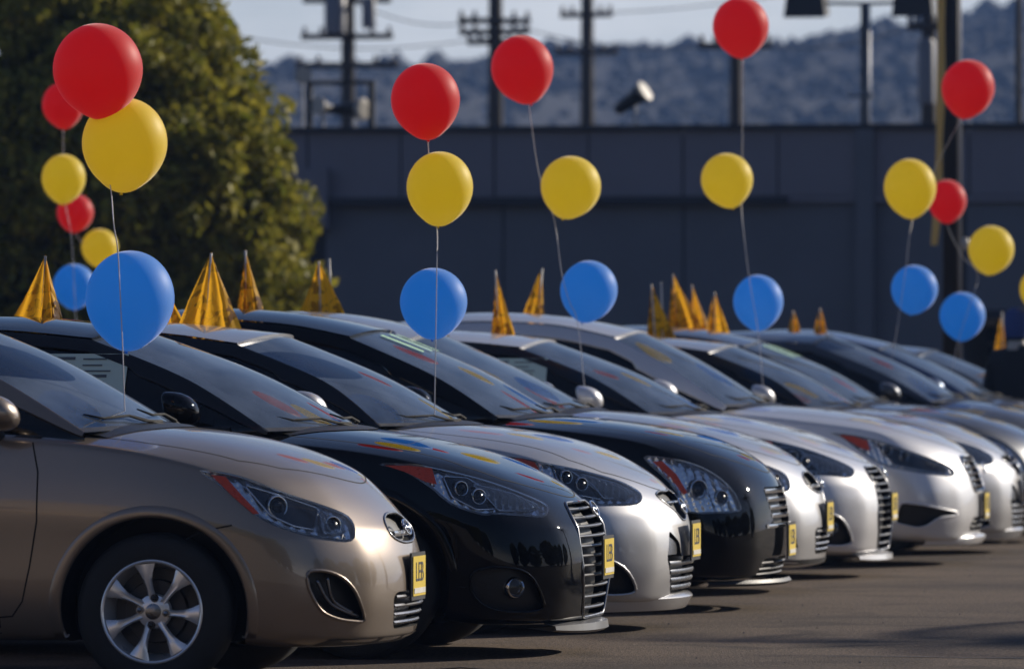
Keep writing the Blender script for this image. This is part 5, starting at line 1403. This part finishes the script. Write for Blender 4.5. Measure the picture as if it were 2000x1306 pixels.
bv = [(0, 0, .86), (0, 0, 1.08), (0, 0, 1.27), (0, .01, 1.38), (0, .01, 1.45), (0, 0, 1.56), (-.10, 0, .78), (-.11, .02, .44), (-.11, 0, .06), (-.11, -.14, .03), (.10, 0, .78), (.11, .02, .44), (.11, 0, .06), (.11, -.14, .03), (-.19, 0, 1.30), (-.26, .03, 1.04), (-.24, -.10, .84), (-.23, -.15, .77), (.19, 0, 1.30), (.26, .03, 1.04), (.24, -.10, .84), (.23, -.15, .77)]
be = [(0, 1), (1, 2), (2, 3), (3, 4), (4, 5), (0, 6), (6, 7), (7, 8), (8, 9), (0, 10), (10, 11), (11, 12), (12, 13), (2, 14), (14, 15), (15, 16), (16, 17), (2, 18), (18, 19), (19, 20), (20, 21)]
br = [(.19, .13), (.18, .13), (.19, .13), .08, .06, .095, .10, .07, .055, .045, .10, .07, .055, .045, .085, .065, .05, .035, .085, .065, .05, .035]
skin_body('body', bv, be, br, M['coat'], pe)
q = MB(); q.lathe([(.001, -.125), (.05, -.115), (.075, -.05), (.088, .02), (.082, .08), (.05, .115), (.001, .125)], 20, Matrix.Translation((0, -.01, 1.56)) @ Matrix.Scale(1.02, 4)); q.obj('head', M['skin'], pe, True)
q = MB(); q.lathe([(.080, -.12), (.098, -.05), (.101, .0), (.10, .03), (.085, .085), (.04, .115), (.001, .12)], 20, Matrix.Translation((0, .012, 1.575))); q.box((-.06, -.19, 1.60), (.06, -.08, 1.615)); q.obj('cap', M['cap'], pe, True, 40)
q = MB(); q.lathe([(.085, .0), (.075, .05), (.070, .07)], 16, Matrix.Translation((0, .01, 1.36))); q.obj('collar', M['lampwhite'], pe, True)
cb_ = copy_tree(c5); cb_.location = (-1.9, 66.5, 0); tag(cb_, 'silver sedan parked on its own behind the row, right of the black pole', 'car', GROUP); cb_['group'] = ''
del cb_['group']
pennant(-5.33, 54.62, 1.20, .46, .09, .035, 'dull gold pennant in front of the dark doorway at the right edge', 77)
for i_, (x_, y_) in enumerate(((-9.6, 46.5), (-10.9, 52.0))):
    cc_ = copy_tree((c7, c3)[i_]); cc_.location = (x_, y_, 0); cc_['label'] = ('white sedan of the second row, roof just showing at far left', 'silver hatchback of the second row, hidden behind the first row at left')[i_]; cc_['group'] = 'cars of the second row at left'
# ------------------------------------------------------------------ air
hz_ = MB(); hz_.box((-1490, -190, -1.5), (1490, 2450, 62)); hm = bpy.data.materials.new('haze_air'); hm.use_nodes = True; nt = hm.node_tree; nt.nodes.clear()
pv = N(nt, 'ShaderNodeVolumePrincipled', Density=.00027, Anisotropy=.1); pv.inputs['Color'].default_value = (.30, .50, 1.0, 1); mo = N(nt, 'ShaderNodeOutputMaterial'); nt.links.new(pv.outputs[0], mo.inputs['Volume'])
o = hz_.obj('haze', hm); o['kind'] = 'stuff'; o['label'] = 'thin blue haze in the air over the lot and far hills'
